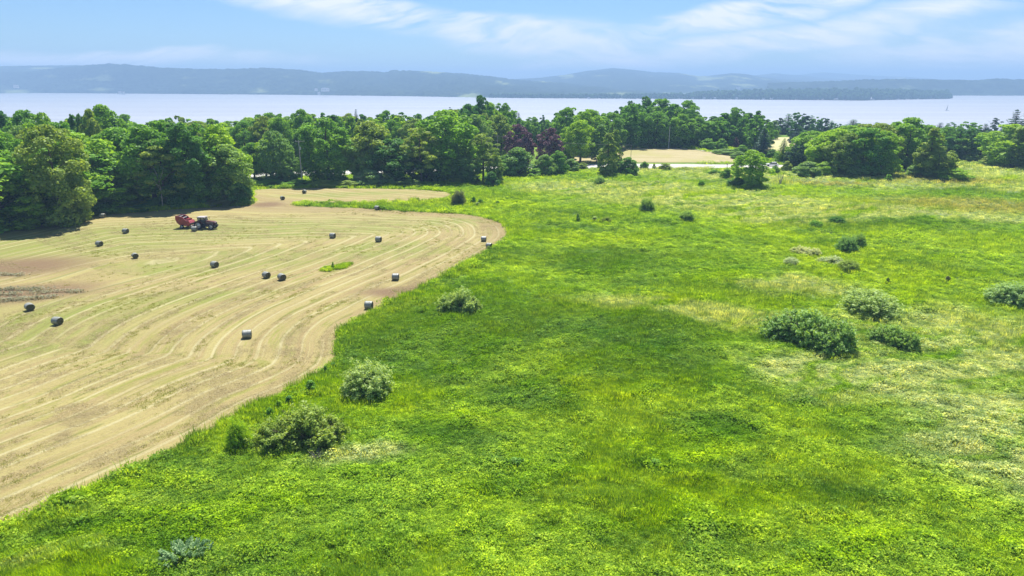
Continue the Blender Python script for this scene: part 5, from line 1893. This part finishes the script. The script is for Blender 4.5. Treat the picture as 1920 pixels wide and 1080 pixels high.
for a in (
    (620, 164.5, 3480, 38, 18, 11, 'long white building on the far shore above the upper hay strip, largest speck there'),
    (603, 165, 3450, 14, 10, 8, 'small white house left of the long white building on the far shore'),
    (608, 172.5, 3330, 12, 10, 8, 'small white house by the water below the long white building'),
    (245, 171, 3900, 16, 12, 9, 'white house by the water on the far left shore'),
    (252, 171.6, 3850, 12, 10, 8, 'second white house by the water on the far left shore'),
    (58, 159, 4150, 22, 14, 9, 'pale house on the hillside at the far left shore'),
    (1100, 182.4, 2930, 12, 10, 7, 'white boathouse at the waterline between the two far wooded points'),
    (1372, 163, 4300, 22, 14, 9, 'pale house on the slope below the round mountain'),
): house(*a)
for i, (px, py) in enumerate(((1290, 184), (1311, 183.5), (1322, 182.5), (1371, 182.6), (1392, 184), (1411, 182), (1420, 184), (1438, 182.6), (1572, 183.4), (1331, 184.4))):
    pw_ = float(np.interp(px, [1280, 1440, 1600, 1755], [186, 187, 187.6, 185.2]))
    dd_ = at_dir(px, pw_)
    sh_ = (CAM_Z - LAKE_Z) / -dd_.z * math.hypot(dd_.x, dd_.y)
    house(px, py, sh_ + 9 + (i % 3) * 8, 10, 8, 6, 'tiny pale cottage at the waterline of the wooded peninsula, ' + {1290: 'leftmost', 1311: 'second from left', 1322: 'third from left', 1331: 'fourth from left', 1371: 'fifth from left', 1392: 'sixth from left', 1411: 'seventh from left', 1420: 'eighth from left', 1438: 'ninth from left', 1572: 'rightmost'}[px], (M_roof_d, M_roof_l)[i % 2], LAKE_Z + 2.0 + 6)

sx_, sy_ = az_pt(1759, 2050)
sb = empty('sailboat', (sx_, sy_, LAKE_Z), R(20))
tag(sb, 'tiny sailboat on the lake off the tip of the wooded peninsula', 'sailboat')
b = MB(); b.prism([(-5, 1.1), (-4.6, -0.3), (3.8, -0.3), (5.6, 1.3)], -1.3, 1.3); b.build('hull', M_wall_w, sb)
b = MB(); b.tube([(0.6, 0, 1), (0.6, 0, 15)], 0.12, 6); b.build('mast', M_pole, sb)
b = MB(); b.add([(0.4, 0.0, 2.0), (-4.2, 0.25, 2.0), (0.4, 0.0, 14.2), (0.4, 0.08, 2.0), (-4.2, 0.33, 2.0), (0.4, 0.08, 14.2)], [(0, 1, 2), (3, 5, 4), (0, 2, 5, 3), (0, 3, 4, 1), (1, 4, 5, 2)]); b.build('sail', M_wall_w, sb)

# ---- wooded shore and peninsula, read as one mass at that distance
def far_wood(name, rows, seed):
    rs = np.random.default_rng(seed)
    Ps, Ts = [], []
    t_ = (1 + 5 ** 0.5) / 2
    ico = np.array([(-1, t_, 0), (1, t_, 0), (-1, -t_, 0), (1, -t_, 0), (0, -1, t_), (0, 1, t_), (0, -1, -t_), (0, 1, -t_), (t_, 0, -1), (t_, 0, 1), (-t_, 0, -1), (-t_, 0, 1)]) / 1.9
    fi = np.array([(0, 11, 5), (0, 5, 1), (0, 1, 7), (0, 7, 10), (0, 10, 11), (1, 5, 9), (5, 11, 4), (11, 10, 2), (10, 7, 6), (7, 1, 8), (3, 9, 4), (3, 4, 2), (3, 2, 6), (3, 6, 8), (3, 8, 9), (4, 9, 5), (2, 4, 11), (6, 2, 10), (8, 6, 7), (9, 8, 1)])
    V, F, T = [], [], []
    n = 0
    for px0, px1, w0, w1, top0, top1, depth, cnt in rows:
        for _ in range(cnt):
            f = rs.random()
            px = px0 + (px1 - px0) * f
            pw = w0 + (w1 - w0) * f
            dd = at_dir(px, pw)
            ds = (CAM_Z - LAKE_Z) / -dd.z * math.hypot(dd.x, dd.y)
            q = rs.random()
            dist = ds + 8 + depth * q
            x, y = az_pt(px, dist)
            tp = top0 + (top1 - top0) * f + rs.normal(0, 0.7)
            zt = z_at(px, tp, x, y)
            # ground rises gently from the shore; crowns about 18 m
            zb = LAKE_Z + (zt - 16 - LAKE_Z) * q ** 0.8
            r = rs.uniform(6, 10)
            for lay in (0.45, 1.0):
                c = np.array([x, y, zb + (12 + rs.uniform(-3, 4)) * lay])
                v = ico * (1 + rs.uniform(-0.25, 0.25, (12, 1))) * np.array([r, r, r * 1.0]) * (1.15 if lay < 1 else 0.85) + c
                V.append(v); F.append(fi + n); n += 12
                T.append(np.full(12, rs.random()))
    me = mesh_np(name, np.vstack(V), np.vstack(F), False, {'tone': np.concatenate(T)})
    m, k = mat('far_wood_leaf')
    a = k.new('ShaderNodeAttribute', attribute_name='tone')
    geo = k.new('ShaderNodeNewGeometry')
    nn = k.noise(geo.outputs['Position'], 0.35, 3, 0.7)
    c = k.mix(a.outputs['Fac'], (0.018, 0.045, 0.020), (0.06, 0.12, 0.035))
    c = k.mix(k.ramp(nn, 0.5, 0.75, 0, 0.5), c, (0.09, 0.15, 0.05))
    p = k.new('ShaderNodeBsdfPrincipled')
    k.put(p.inputs['Base Color'], c)
    p.inputs['Roughness'].default_value = 1.0
    p.inputs['Specular IOR Level'].default_value = 0.0
    k.l.new(p.outputs[0], k.out.inputs[0])
    o = link(name, me, m)
    tag(o, None, None, None, 'stuff')
    return o


far_wood('far_shore_woods', [
    (1290, 1440, 186, 187, 172, 167, 260, 330), (1440, 1600, 187, 187.6, 167, 166, 300, 420), (1600, 1755, 187.6, 185.2, 166, 170, 240, 380), (1735, 1761, 185.6, 184.8, 171, 176, 120, 50),
    (920, 976, 183.4, 184, 177, 177, 90, 90), (976, 1290, 184, 186, 180, 175, 120, 330)], 31)
# land under the peninsula
pen = [az_pt(px, (CAM_Z - LAKE_Z) / -at_dir(px, pw).z * math.hypot(*at_dir(px, pw)[:2]) - 2) for px, pw in ((1280, 186), (1440, 187), (1600, 187.6), (1680, 186.4), (1755, 185.2), (1761, 184.4))] + [az_pt(1600, 2950), az_pt(1280, 3200)]
b = MB()
b.add([(x, y, LAKE_Z + 0.8) for x, y in pen] + [(x, y, LAKE_Z - 2) for x, y in pen], [tuple(range(7, -1, -1))[::-1]] + [(i, (i + 1) % 8, (i + 1) % 8 + 8, i + 8) for i in range(8)])
tag(b.build('peninsula_shore', M_hill), kind='structure')

# ------------------------------------------------------------------ grass of the meadow (ground cover, uncountable)
def tuft(name, n, h, spread, size, seed, blade):
    rs = np.random.default_rng(seed)
    if blade:
        V, F, T = [], [], []
        for i in range(n):
            a = rs.uniform(0, 6.28)
            q = math.sqrt(rs.random()) * spread
            x, y = q * math.cos(a), q * math.sin(a)
            a2 = a + rs.normal(0, 0.8)
            hh = h * rs.uniform(0.6, 1.1)
            lean = hh * rs.uniform(0.15, 0.6)
            w_ = size * rs.uniform(0.6, 1.2)
            px, py = -math.sin(a2) * w_, math.cos(a2) * w_
            mx, my = x + math.cos(a2) * lean * 0.35, y + math.sin(a2) * lean * 0.35
            b_ = len(V)
            V += [(x - px, y - py, -0.03), (x + px, y + py, -0.03), (mx + px * .8, my + py * .8, hh * .65), (mx - px * .8, my - py * .8, hh * .65), (x + math.cos(a2) * lean, y + math.sin(a2) * lean, hh)]
            F += [(b_, b_ + 1, b_ + 2), (b_, b_ + 2, b_ + 3), (b_ + 3, b_ + 2, b_ + 4)]
            T += [rs.random()] * 5
        return mesh_np(name, np.array(V), np.array(F), False, {'tone': np.array(T)})
    C = np.column_stack([rs.normal(0, spread * .6, n), rs.normal(0, spread * .6, n), h * (0.35 + 0.65 * rs.random(n) ** 0.6)])
    C[:, 2] *= np.exp(-(C[:, 0] ** 2 + C[:, 1] ** 2) / (spread * 1.6) ** 2)
    N = np.column_stack([rs.normal(0, .55, n), rs.normal(0, .55, n), np.ones(n)])
    Pq, Fq = quads_from(C, N, size * rs.uniform(.6, 1.3, n), 1.3, rs)
    Fq = np.vstack([Fq[:, [0, 1, 2]], Fq[:, [0, 2, 3]]])
    return mesh_np(name, Pq, Fq, False, {'tone': np.repeat(rs.random(n), 4)})


tcol = bpy.data.collections.new('tuft_shapes')
for i in range(3):
    o = bpy.data.objects.new('tuft_%d' % i, tuft('grass_tuft', 34, 0.42, 0.34, 0.012, 300 + i, True)); o.data.materials.append(M_tuft); tcol.objects.link(o)
for i in range(3):
    o = bpy.data.objects.new('tuft_%d' % (3 + i), tuft('herb_tuft', 56, 0.34, 0.38, 0.082, 310 + i, False)); o.data.materials.append(M_tuft); tcol.objects.link(o)


def scatter(name, pts, sc, kind_idx, coll, material_from=None):
    """one object: a cloud of points with tufts on them"""
    n = len(pts)
    me = bpy.data.meshes.new(name)
    me.vertices.add(n)
    me.vertices.foreach_set('co', np.asarray(pts, dtype=np.float32).ravel())
    a = me.attributes.new('tuft_scale', 'FLOAT', 'POINT'); a.data.foreach_set('value', np.asarray(sc, dtype=np.float32))
    a = me.attributes.new('tuft_turn', 'FLOAT', 'POINT'); a.data.foreach_set('value', rng.uniform(0, 6.28, n).astype(np.float32))
    a = me.attributes.new('tuft_kind', 'INT', 'POINT'); a.data.foreach_set('value', np.asarray(kind_idx, dtype=np.int32))
    me.update()
    o = link(name, me)
    g = bpy.data.node_groups.new(name, 'GeometryNodeTree')
    g.interface.new_socket('Geometry', in_out='INPUT', socket_type='NodeSocketGeometry')
    g.interface.new_socket('Geometry', in_out='OUTPUT', socket_type='NodeSocketGeometry')
    gi, go = g.nodes.new('NodeGroupInput'), g.nodes.new('NodeGroupOutput')
    m2p = g.nodes.new('GeometryNodeMeshToPoints')
    ci = g.nodes.new('GeometryNodeCollectionInfo')
    ci.inputs['Collection'].default_value = coll
    ci.inputs['Separate Children'].default_value = True
    ci.inputs['Reset Children'].default_value = True
    iop = g.nodes.new('GeometryNodeInstanceOnPoints')
    iop.inputs['Pick Instance'].default_value = True

    def na(nm, ty):
        q = g.nodes.new('GeometryNodeInputNamedAttribute'); q.data_type = ty; q.inputs[0].default_value = nm
        return q.outputs[0]
    cx = g.nodes.new('ShaderNodeCombineXYZ')
    g.links.new(na('tuft_turn', 'FLOAT'), cx.inputs[2])
    e2r = g.nodes.new('FunctionNodeEulerToRotation')
    g.links.new(cx.outputs[0], e2r.inputs[0])
    g.links.new(gi.outputs[0], m2p.inputs[0])
    g.links.new(m2p.outputs[0], iop.inputs['Points'])
    g.links.new(ci.outputs[0], iop.inputs['Instance'])
    g.links.new(na('tuft_kind', 'INT'), iop.inputs['Instance Index'])
    g.links.new(e2r.outputs[0], iop.inputs['Rotation'])
    g.links.new(na('tuft_scale', 'FLOAT'), iop.inputs['Scale'])
    g.links.new(iop.outputs[0], go.inputs[0])
    md = o.modifiers.new('scatter', 'NODES')
    md.node_group = g
    return tag(o, kind='stuff')


def wedge(n, d0, d1, a0=-52, a1=52):
    d = np.sqrt(rng.uniform(d0 * d0, d1 * d1, n))
    a = np.radians(rng.uniform(a0, a1, n))
    return d * np.sin(a), d * np.cos(a)


def lf(x, y, s, seed):
    """cheap smooth value noise"""
    r_ = np.random.default_rng(seed)
    g = r_.random((64, 64))
    u, v = x / s + 100, y / s + 100
    i, j = np.floor(u).astype(int), np.floor(v).astype(int)
    fu, fv = u - i, v - j
    fu, fv = fu * fu * (3 - 2 * fu), fv * fv * (3 - 2 * fv)
    i0, i1, j0, j1 = i % 64, (i + 1) % 64, j % 64, (j + 1) % 64
    return (g[i0, j0] * (1 - fu) + g[i1, j0] * fu) * (1 - fv) + (g[i0, j1] * (1 - fu) + g[i1, j1] * fu) * fv


XS, YS, SC = [], [], []
for d0, d1, dens, s0, s1 in ((8, 30, 22, 0.75, 1.25), (30, 60, 26, 0.75, 1.25), (60, 90, 17, 0.8, 1.3), (90, 140, 8.0, 0.95, 1.5), (140, 200, 3.6, 1.1, 1.8), (200, 262, 1.6, 1.2, 2.0), (262, 315, 0.7, 1.8, 2.8)):
    area = math.pi * (d1 * d1 - d0 * d0) * 104 / 360
    n = int(area * dens)
    x, y = wedge(n, d0, d1)
    XS.append(x); YS.append(y); SC.append(rng.uniform(s0, s1, n))
x, y, sc = np.concatenate(XS), np.concatenate(YS), np.concatenate(SC)
k = ~inside(hay_poly, x, y) & ~inside(road_poly, x, y) & ~inside(field_poly, x, y)
# thin out inside the woods
k &= ~((y > 235) & (x < -20)) & ~((y > 255) & (x < 70))
x, y, sc = x[k], y[k], sc[k]
pn = lf(x, y, 9, 1) * 0.6 + lf(x, y, 2.6, 2) * 0.4
ed, _ = polydist(edge_line, x, y)
ed2, _ = polydist(strip_line, x, y)
tall = np.exp(-np.minimum(ed, ed2) / 1.4) * 0.6
sc = sc * rng.uniform(0.55, 1.25, len(sc)) * (0.55 + 0.95 * lf(x, y, 1.6, 3) ** 1.5 + 0.25 * lf(x, y, 14, 4)) * (1 + tall)
kind = np.where(pn + rng.normal(0, 0.12, len(x)) > 0.45, 3, 0) + rng.integers(0, 3, len(x))
# taller growth hugging the feet of the shrubs, where no machine or hoof gets
RX, RY = [], []
for px_, py_, r_ in PLACED:
    if r_ > 7 or px_ * px_ + py_ * py_ > 210 ** 2 or inside(hay_poly, [px_], [py_])[0]: continue
    n_ = int(16 * r_) + 6
    a_ = rng.uniform(0, 6.28, n_); q_ = r_ * rng.uniform(0.7, 1.2, n_)
    RX.append(px_ + np.cos(a_) * q_); RY.append(py_ + np.sin(a_) * q_)
RX, RY = np.concatenate(RX), np.concatenate(RY)
k = ~inside(hay_poly, RX, RY)
RX, RY = RX[k], RY[k]
x, y = np.concatenate([x, RX]), np.concatenate([y, RY])
sc = np.concatenate([sc, rng.uniform(1.1, 2.1, len(RX))])
kind = np.concatenate([kind, rng.integers(0, 6, len(RX))])
scatter('meadow_grass', np.column_stack([x, y, H(x, y)]), sc, kind, tcol)

# stubble, loose hay and regrowth on the mown field
def straw_mat():
    m, k = mat('loose_hay')
    a = k.new('ShaderNodeAttribute', attribute_name='tone')
    c = k.mix(a.outputs['Fac'], (0.28, 0.22, 0.09), (0.48, 0.40, 0.21))
    leaf_shader(k, c, 0.25, 0.6, (1, 1, 0.9))
    return m


M_straw = straw_mat()
M_green_tuft, _k = mat('regrowth_leaf')
_a = _k.new('ShaderNodeAttribute', attribute_name='tone')
leaf_shader(_k, _k.mix(_a.outputs['Fac'], (0.22, 0.26, 0.03), (0.38, 0.40, 0.08)), 0.3)
M_swath, _k = mat('cut_green_hay')
_a = _k.new('ShaderNodeAttribute', attribute_name='tone')
leaf_shader(_k, _k.mix(_a.outputs['Fac'], (0.16, 0.17, 0.09), (0.36, 0.36, 0.24)), 0.25)
scol = bpy.data.collections.new('straw_shapes')
for i in range(3):
    me = tuft('loose_hay', 34, 0.035, 0.5, 0.06, 330 + i, False); me.transform(Matrix.Diagonal((1, 1, 0.6, 1))); me.materials.append(M_straw)
    o = bpy.data.objects.new('straw_%d' % i, me); scol.objects.link(o)
for i in range(2):
    me = tuft('regrowth', 20, 0.10, 0.32, 0.018, 340 + i, True); me.materials.append(M_green_tuft)
    o = bpy.data.objects.new('straw_%d' % (3 + i), me); scol.objects.link(o)
XS, YS, SC = [], [], []
for d0, d1, dens, s0, s1 in ((36, 70, 10, 0.6, 1.2), (70, 110, 5, 0.7, 1.4), (110, 170, 1.8, 0.8, 1.6)):
    n = int(math.pi * (d1 * d1 - d0 * d0) * 52 / 360 * dens)
    x, y = wedge(n, d0, d1, -48, 4)
    XS.append(x); YS.append(y); SC.append(rng.uniform(s0, s1, n))
x, y, sc = np.concatenate(XS), np.concatenate(YS), np.concatenate(SC)
k = inside(hay_poly, x, y)
x, y, sc = x[k], y[k], sc[k]
d_, s_ = polydist(edge_line, x, y)
row_n = lf(s_ * 0.25, d_ * 1.0, 1.3, 11) * 0.6 + lf(s_ * 0.12, d_, 0.7, 12) * 0.4
k = row_n > 0.5
x, y, sc, row_n = x[k], y[k], sc[k], row_n[k]
kind = np.where(lf(x, y, 5, 13) + rng.normal(0, .15, len(x)) > 0.66, 3 + rng.integers(0, 2, len(x)), rng.integers(0, 3, len(x)))
scatter('hay_stubble', np.column_stack([x, y, H(x, y) + 0.06]), sc * (0.5 + row_n) * np.where(kind > 2, 0.7, 1.0), kind, scol)

# cut rows still lying on the brown patch at the left border, and the uncut islet
wcol = bpy.data.collections.new('swath_shapes')
for i in range(2):
    me = tuft('cut_hay', 40, 0.30, 0.5, 0.12, 350 + i, False); me.materials.append(M_swath)
    o = bpy.data.objects.new('swath_%d' % i, me); wcol.objects.link(o)
pts, scs = [], []
for row_px in ([(-120, 560), (-20, 556), (60, 551), (120, 548), (160, 549)], [(-120, 572), (-20, 567), (60, 561), (110, 558)], [(-120, 548), (-20, 545), (50, 544), (90, 545)], [(-100, 520), (0, 516), (40, 518)]):
    ln = smooth_poly([at(*p) for p in row_px], 8)
    for (xa, ya), (xb, yb) in zip(ln[:-1], ln[1:]):
        n_ = int(math.hypot(xb - xa, yb - ya) * 5)
        for j in range(n_):
            t = random.random()
            if random.random() < 0.25: continue
            x0, y0 = xa + (xb - xa) * t + random.gauss(0, .25), ya + (yb - ya) * t + random.gauss(0, .3)
            pts.append((x0, y0, hz(x0, y0) + 0.05)); scs.append(random.uniform(.7, 1.7))
scatter('cut_hay_rows', np.array(pts), np.array(scs), rng.integers(0, 2, len(pts)), wcol)
isl = smooth_poly([at(*p) for p in ((600, 508), (612, 502), (628, 501), (640, 497), (662, 495), (652, 500), (645, 505), (628, 506), (615, 510), (600, 508))], 4)
xs_, ys_ = [p[0] for p in isl], [p[1] for p in isl]
x = rng.uniform(min(xs_), max(xs_), 900); y = rng.uniform(min(ys_), max(ys_), 900)
k = inside(isl, x, y); x, y = x[k], y[k]
scatter('uncut_grass_islet', np.column_stack([x, y, H(x, y) + 0.05]), rng.uniform(0.5, 1.25, len(x)), rng.integers(0, 6, len(x)), tcol)
P(625, 505, 491, 6, 'weed', 'silver', 'tall thin weed standing on the green islet in the mown field')

# pale weeds and dry grass along the old ditch on the right
M_pale_weed, _k = mat('dry_weed_leaf')
_a = _k.new('ShaderNodeAttribute', attribute_name='tone')
leaf_shader(_k, _k.mix(_a.outputs['Fac'], (0.26, 0.34, 0.10), (0.66, 0.68, 0.40)), 0.4)
pcol = bpy.data.collections.new('dry_weed_shapes')
for i in range(2):
    me = tuft('dry_weed', 34, 0.6, 0.4, 0.14, 360 + i, False); me.materials.append(M_pale_weed)
    o = bpy.data.objects.new('dry_weed_%d' % i, me); pcol.objects.link(o)
pts, scs = [], []
for row_px, dn, sp in (([(1560, 381), (1640, 388), (1690, 394), (1740, 400), (1790, 406), (1840, 414), (1900, 420), (1960, 426)], 2.2, .8), ([(1180, 338), (1230, 342), (1270, 346)], 1.2, 2.0), ([(1370, 356), (1420, 364), (1470, 372), (1540, 380)], 0.5, .9)):
    ln = smooth_poly([at(*p) for p in row_px], 6)
    for (xa, ya), (xb, yb) in zip(ln[:-1], ln[1:]):
        for j in range(int(math.hypot(xb - xa, yb - ya) * dn) + 1):
            t = random.random()
            x0, y0 = xa + (xb - xa) * t + random.gauss(0, sp), ya + (yb - ya) * t + random.gauss(0, sp)
            if lf(np.array([x0]), np.array([y0]), 3.0, 21)[0] < 0.35: continue
            pts.append((x0, y0, hz(x0, y0))); scs.append(random.uniform(.6, 1.5))
scatter('pale_ditch_weeds', np.array(pts), np.array(scs), rng.integers(0, 2, len(pts)), pcol)

# rough grass fringe between field and wood
ln = wood_line
xs_, ys_, ss_ = [], [], []
arr = np.array(ln)
n_ = 9000
seg = rng.integers(0, len(arr) - 1, n_)
t = rng.random(n_)
bx = arr[seg, 0] * (1 - t) + arr[seg + 1, 0] * t
by = arr[seg, 1] * (1 - t) + arr[seg + 1, 1] * t
L_ = np.hypot(bx, by)
off = rng.uniform(0.3, 13, n_)
bx, by = bx * (1 + off / L_), by * (1 + off / L_)
k = ~inside(hay_poly, bx, by)
bx, by = bx[k], by[k]
scatter('rough_fringe_grass', np.column_stack([bx, by, H(bx, by)]), rng.uniform(1.6, 3.2, len(bx)), rng.integers(0, 6, len(bx)), tcol)

# ------------------------------------------------------------------ haze
hm = bpy.data.materials.new('haze_air')
hm.use_nodes = True
k = NT(hm.node_tree)
k.n.clear()
out = k.new('ShaderNodeOutputMaterial')
pv = k.new('ShaderNodeVolumePrincipled')
pv.inputs['Color'].default_value = (0.44, 0.68, 1.0, 1)
pv.inputs['Density'].default_value = 0.00026
pv.inputs['Anisotropy'].default_value = 0.0
k.l.new(pv.outputs[0], out.inputs['Volume'])
b = MB()
b.box((0, 6000, 66.5), (23000, 13400, 233))
tag(b.build('haze', hm), kind='stuff')
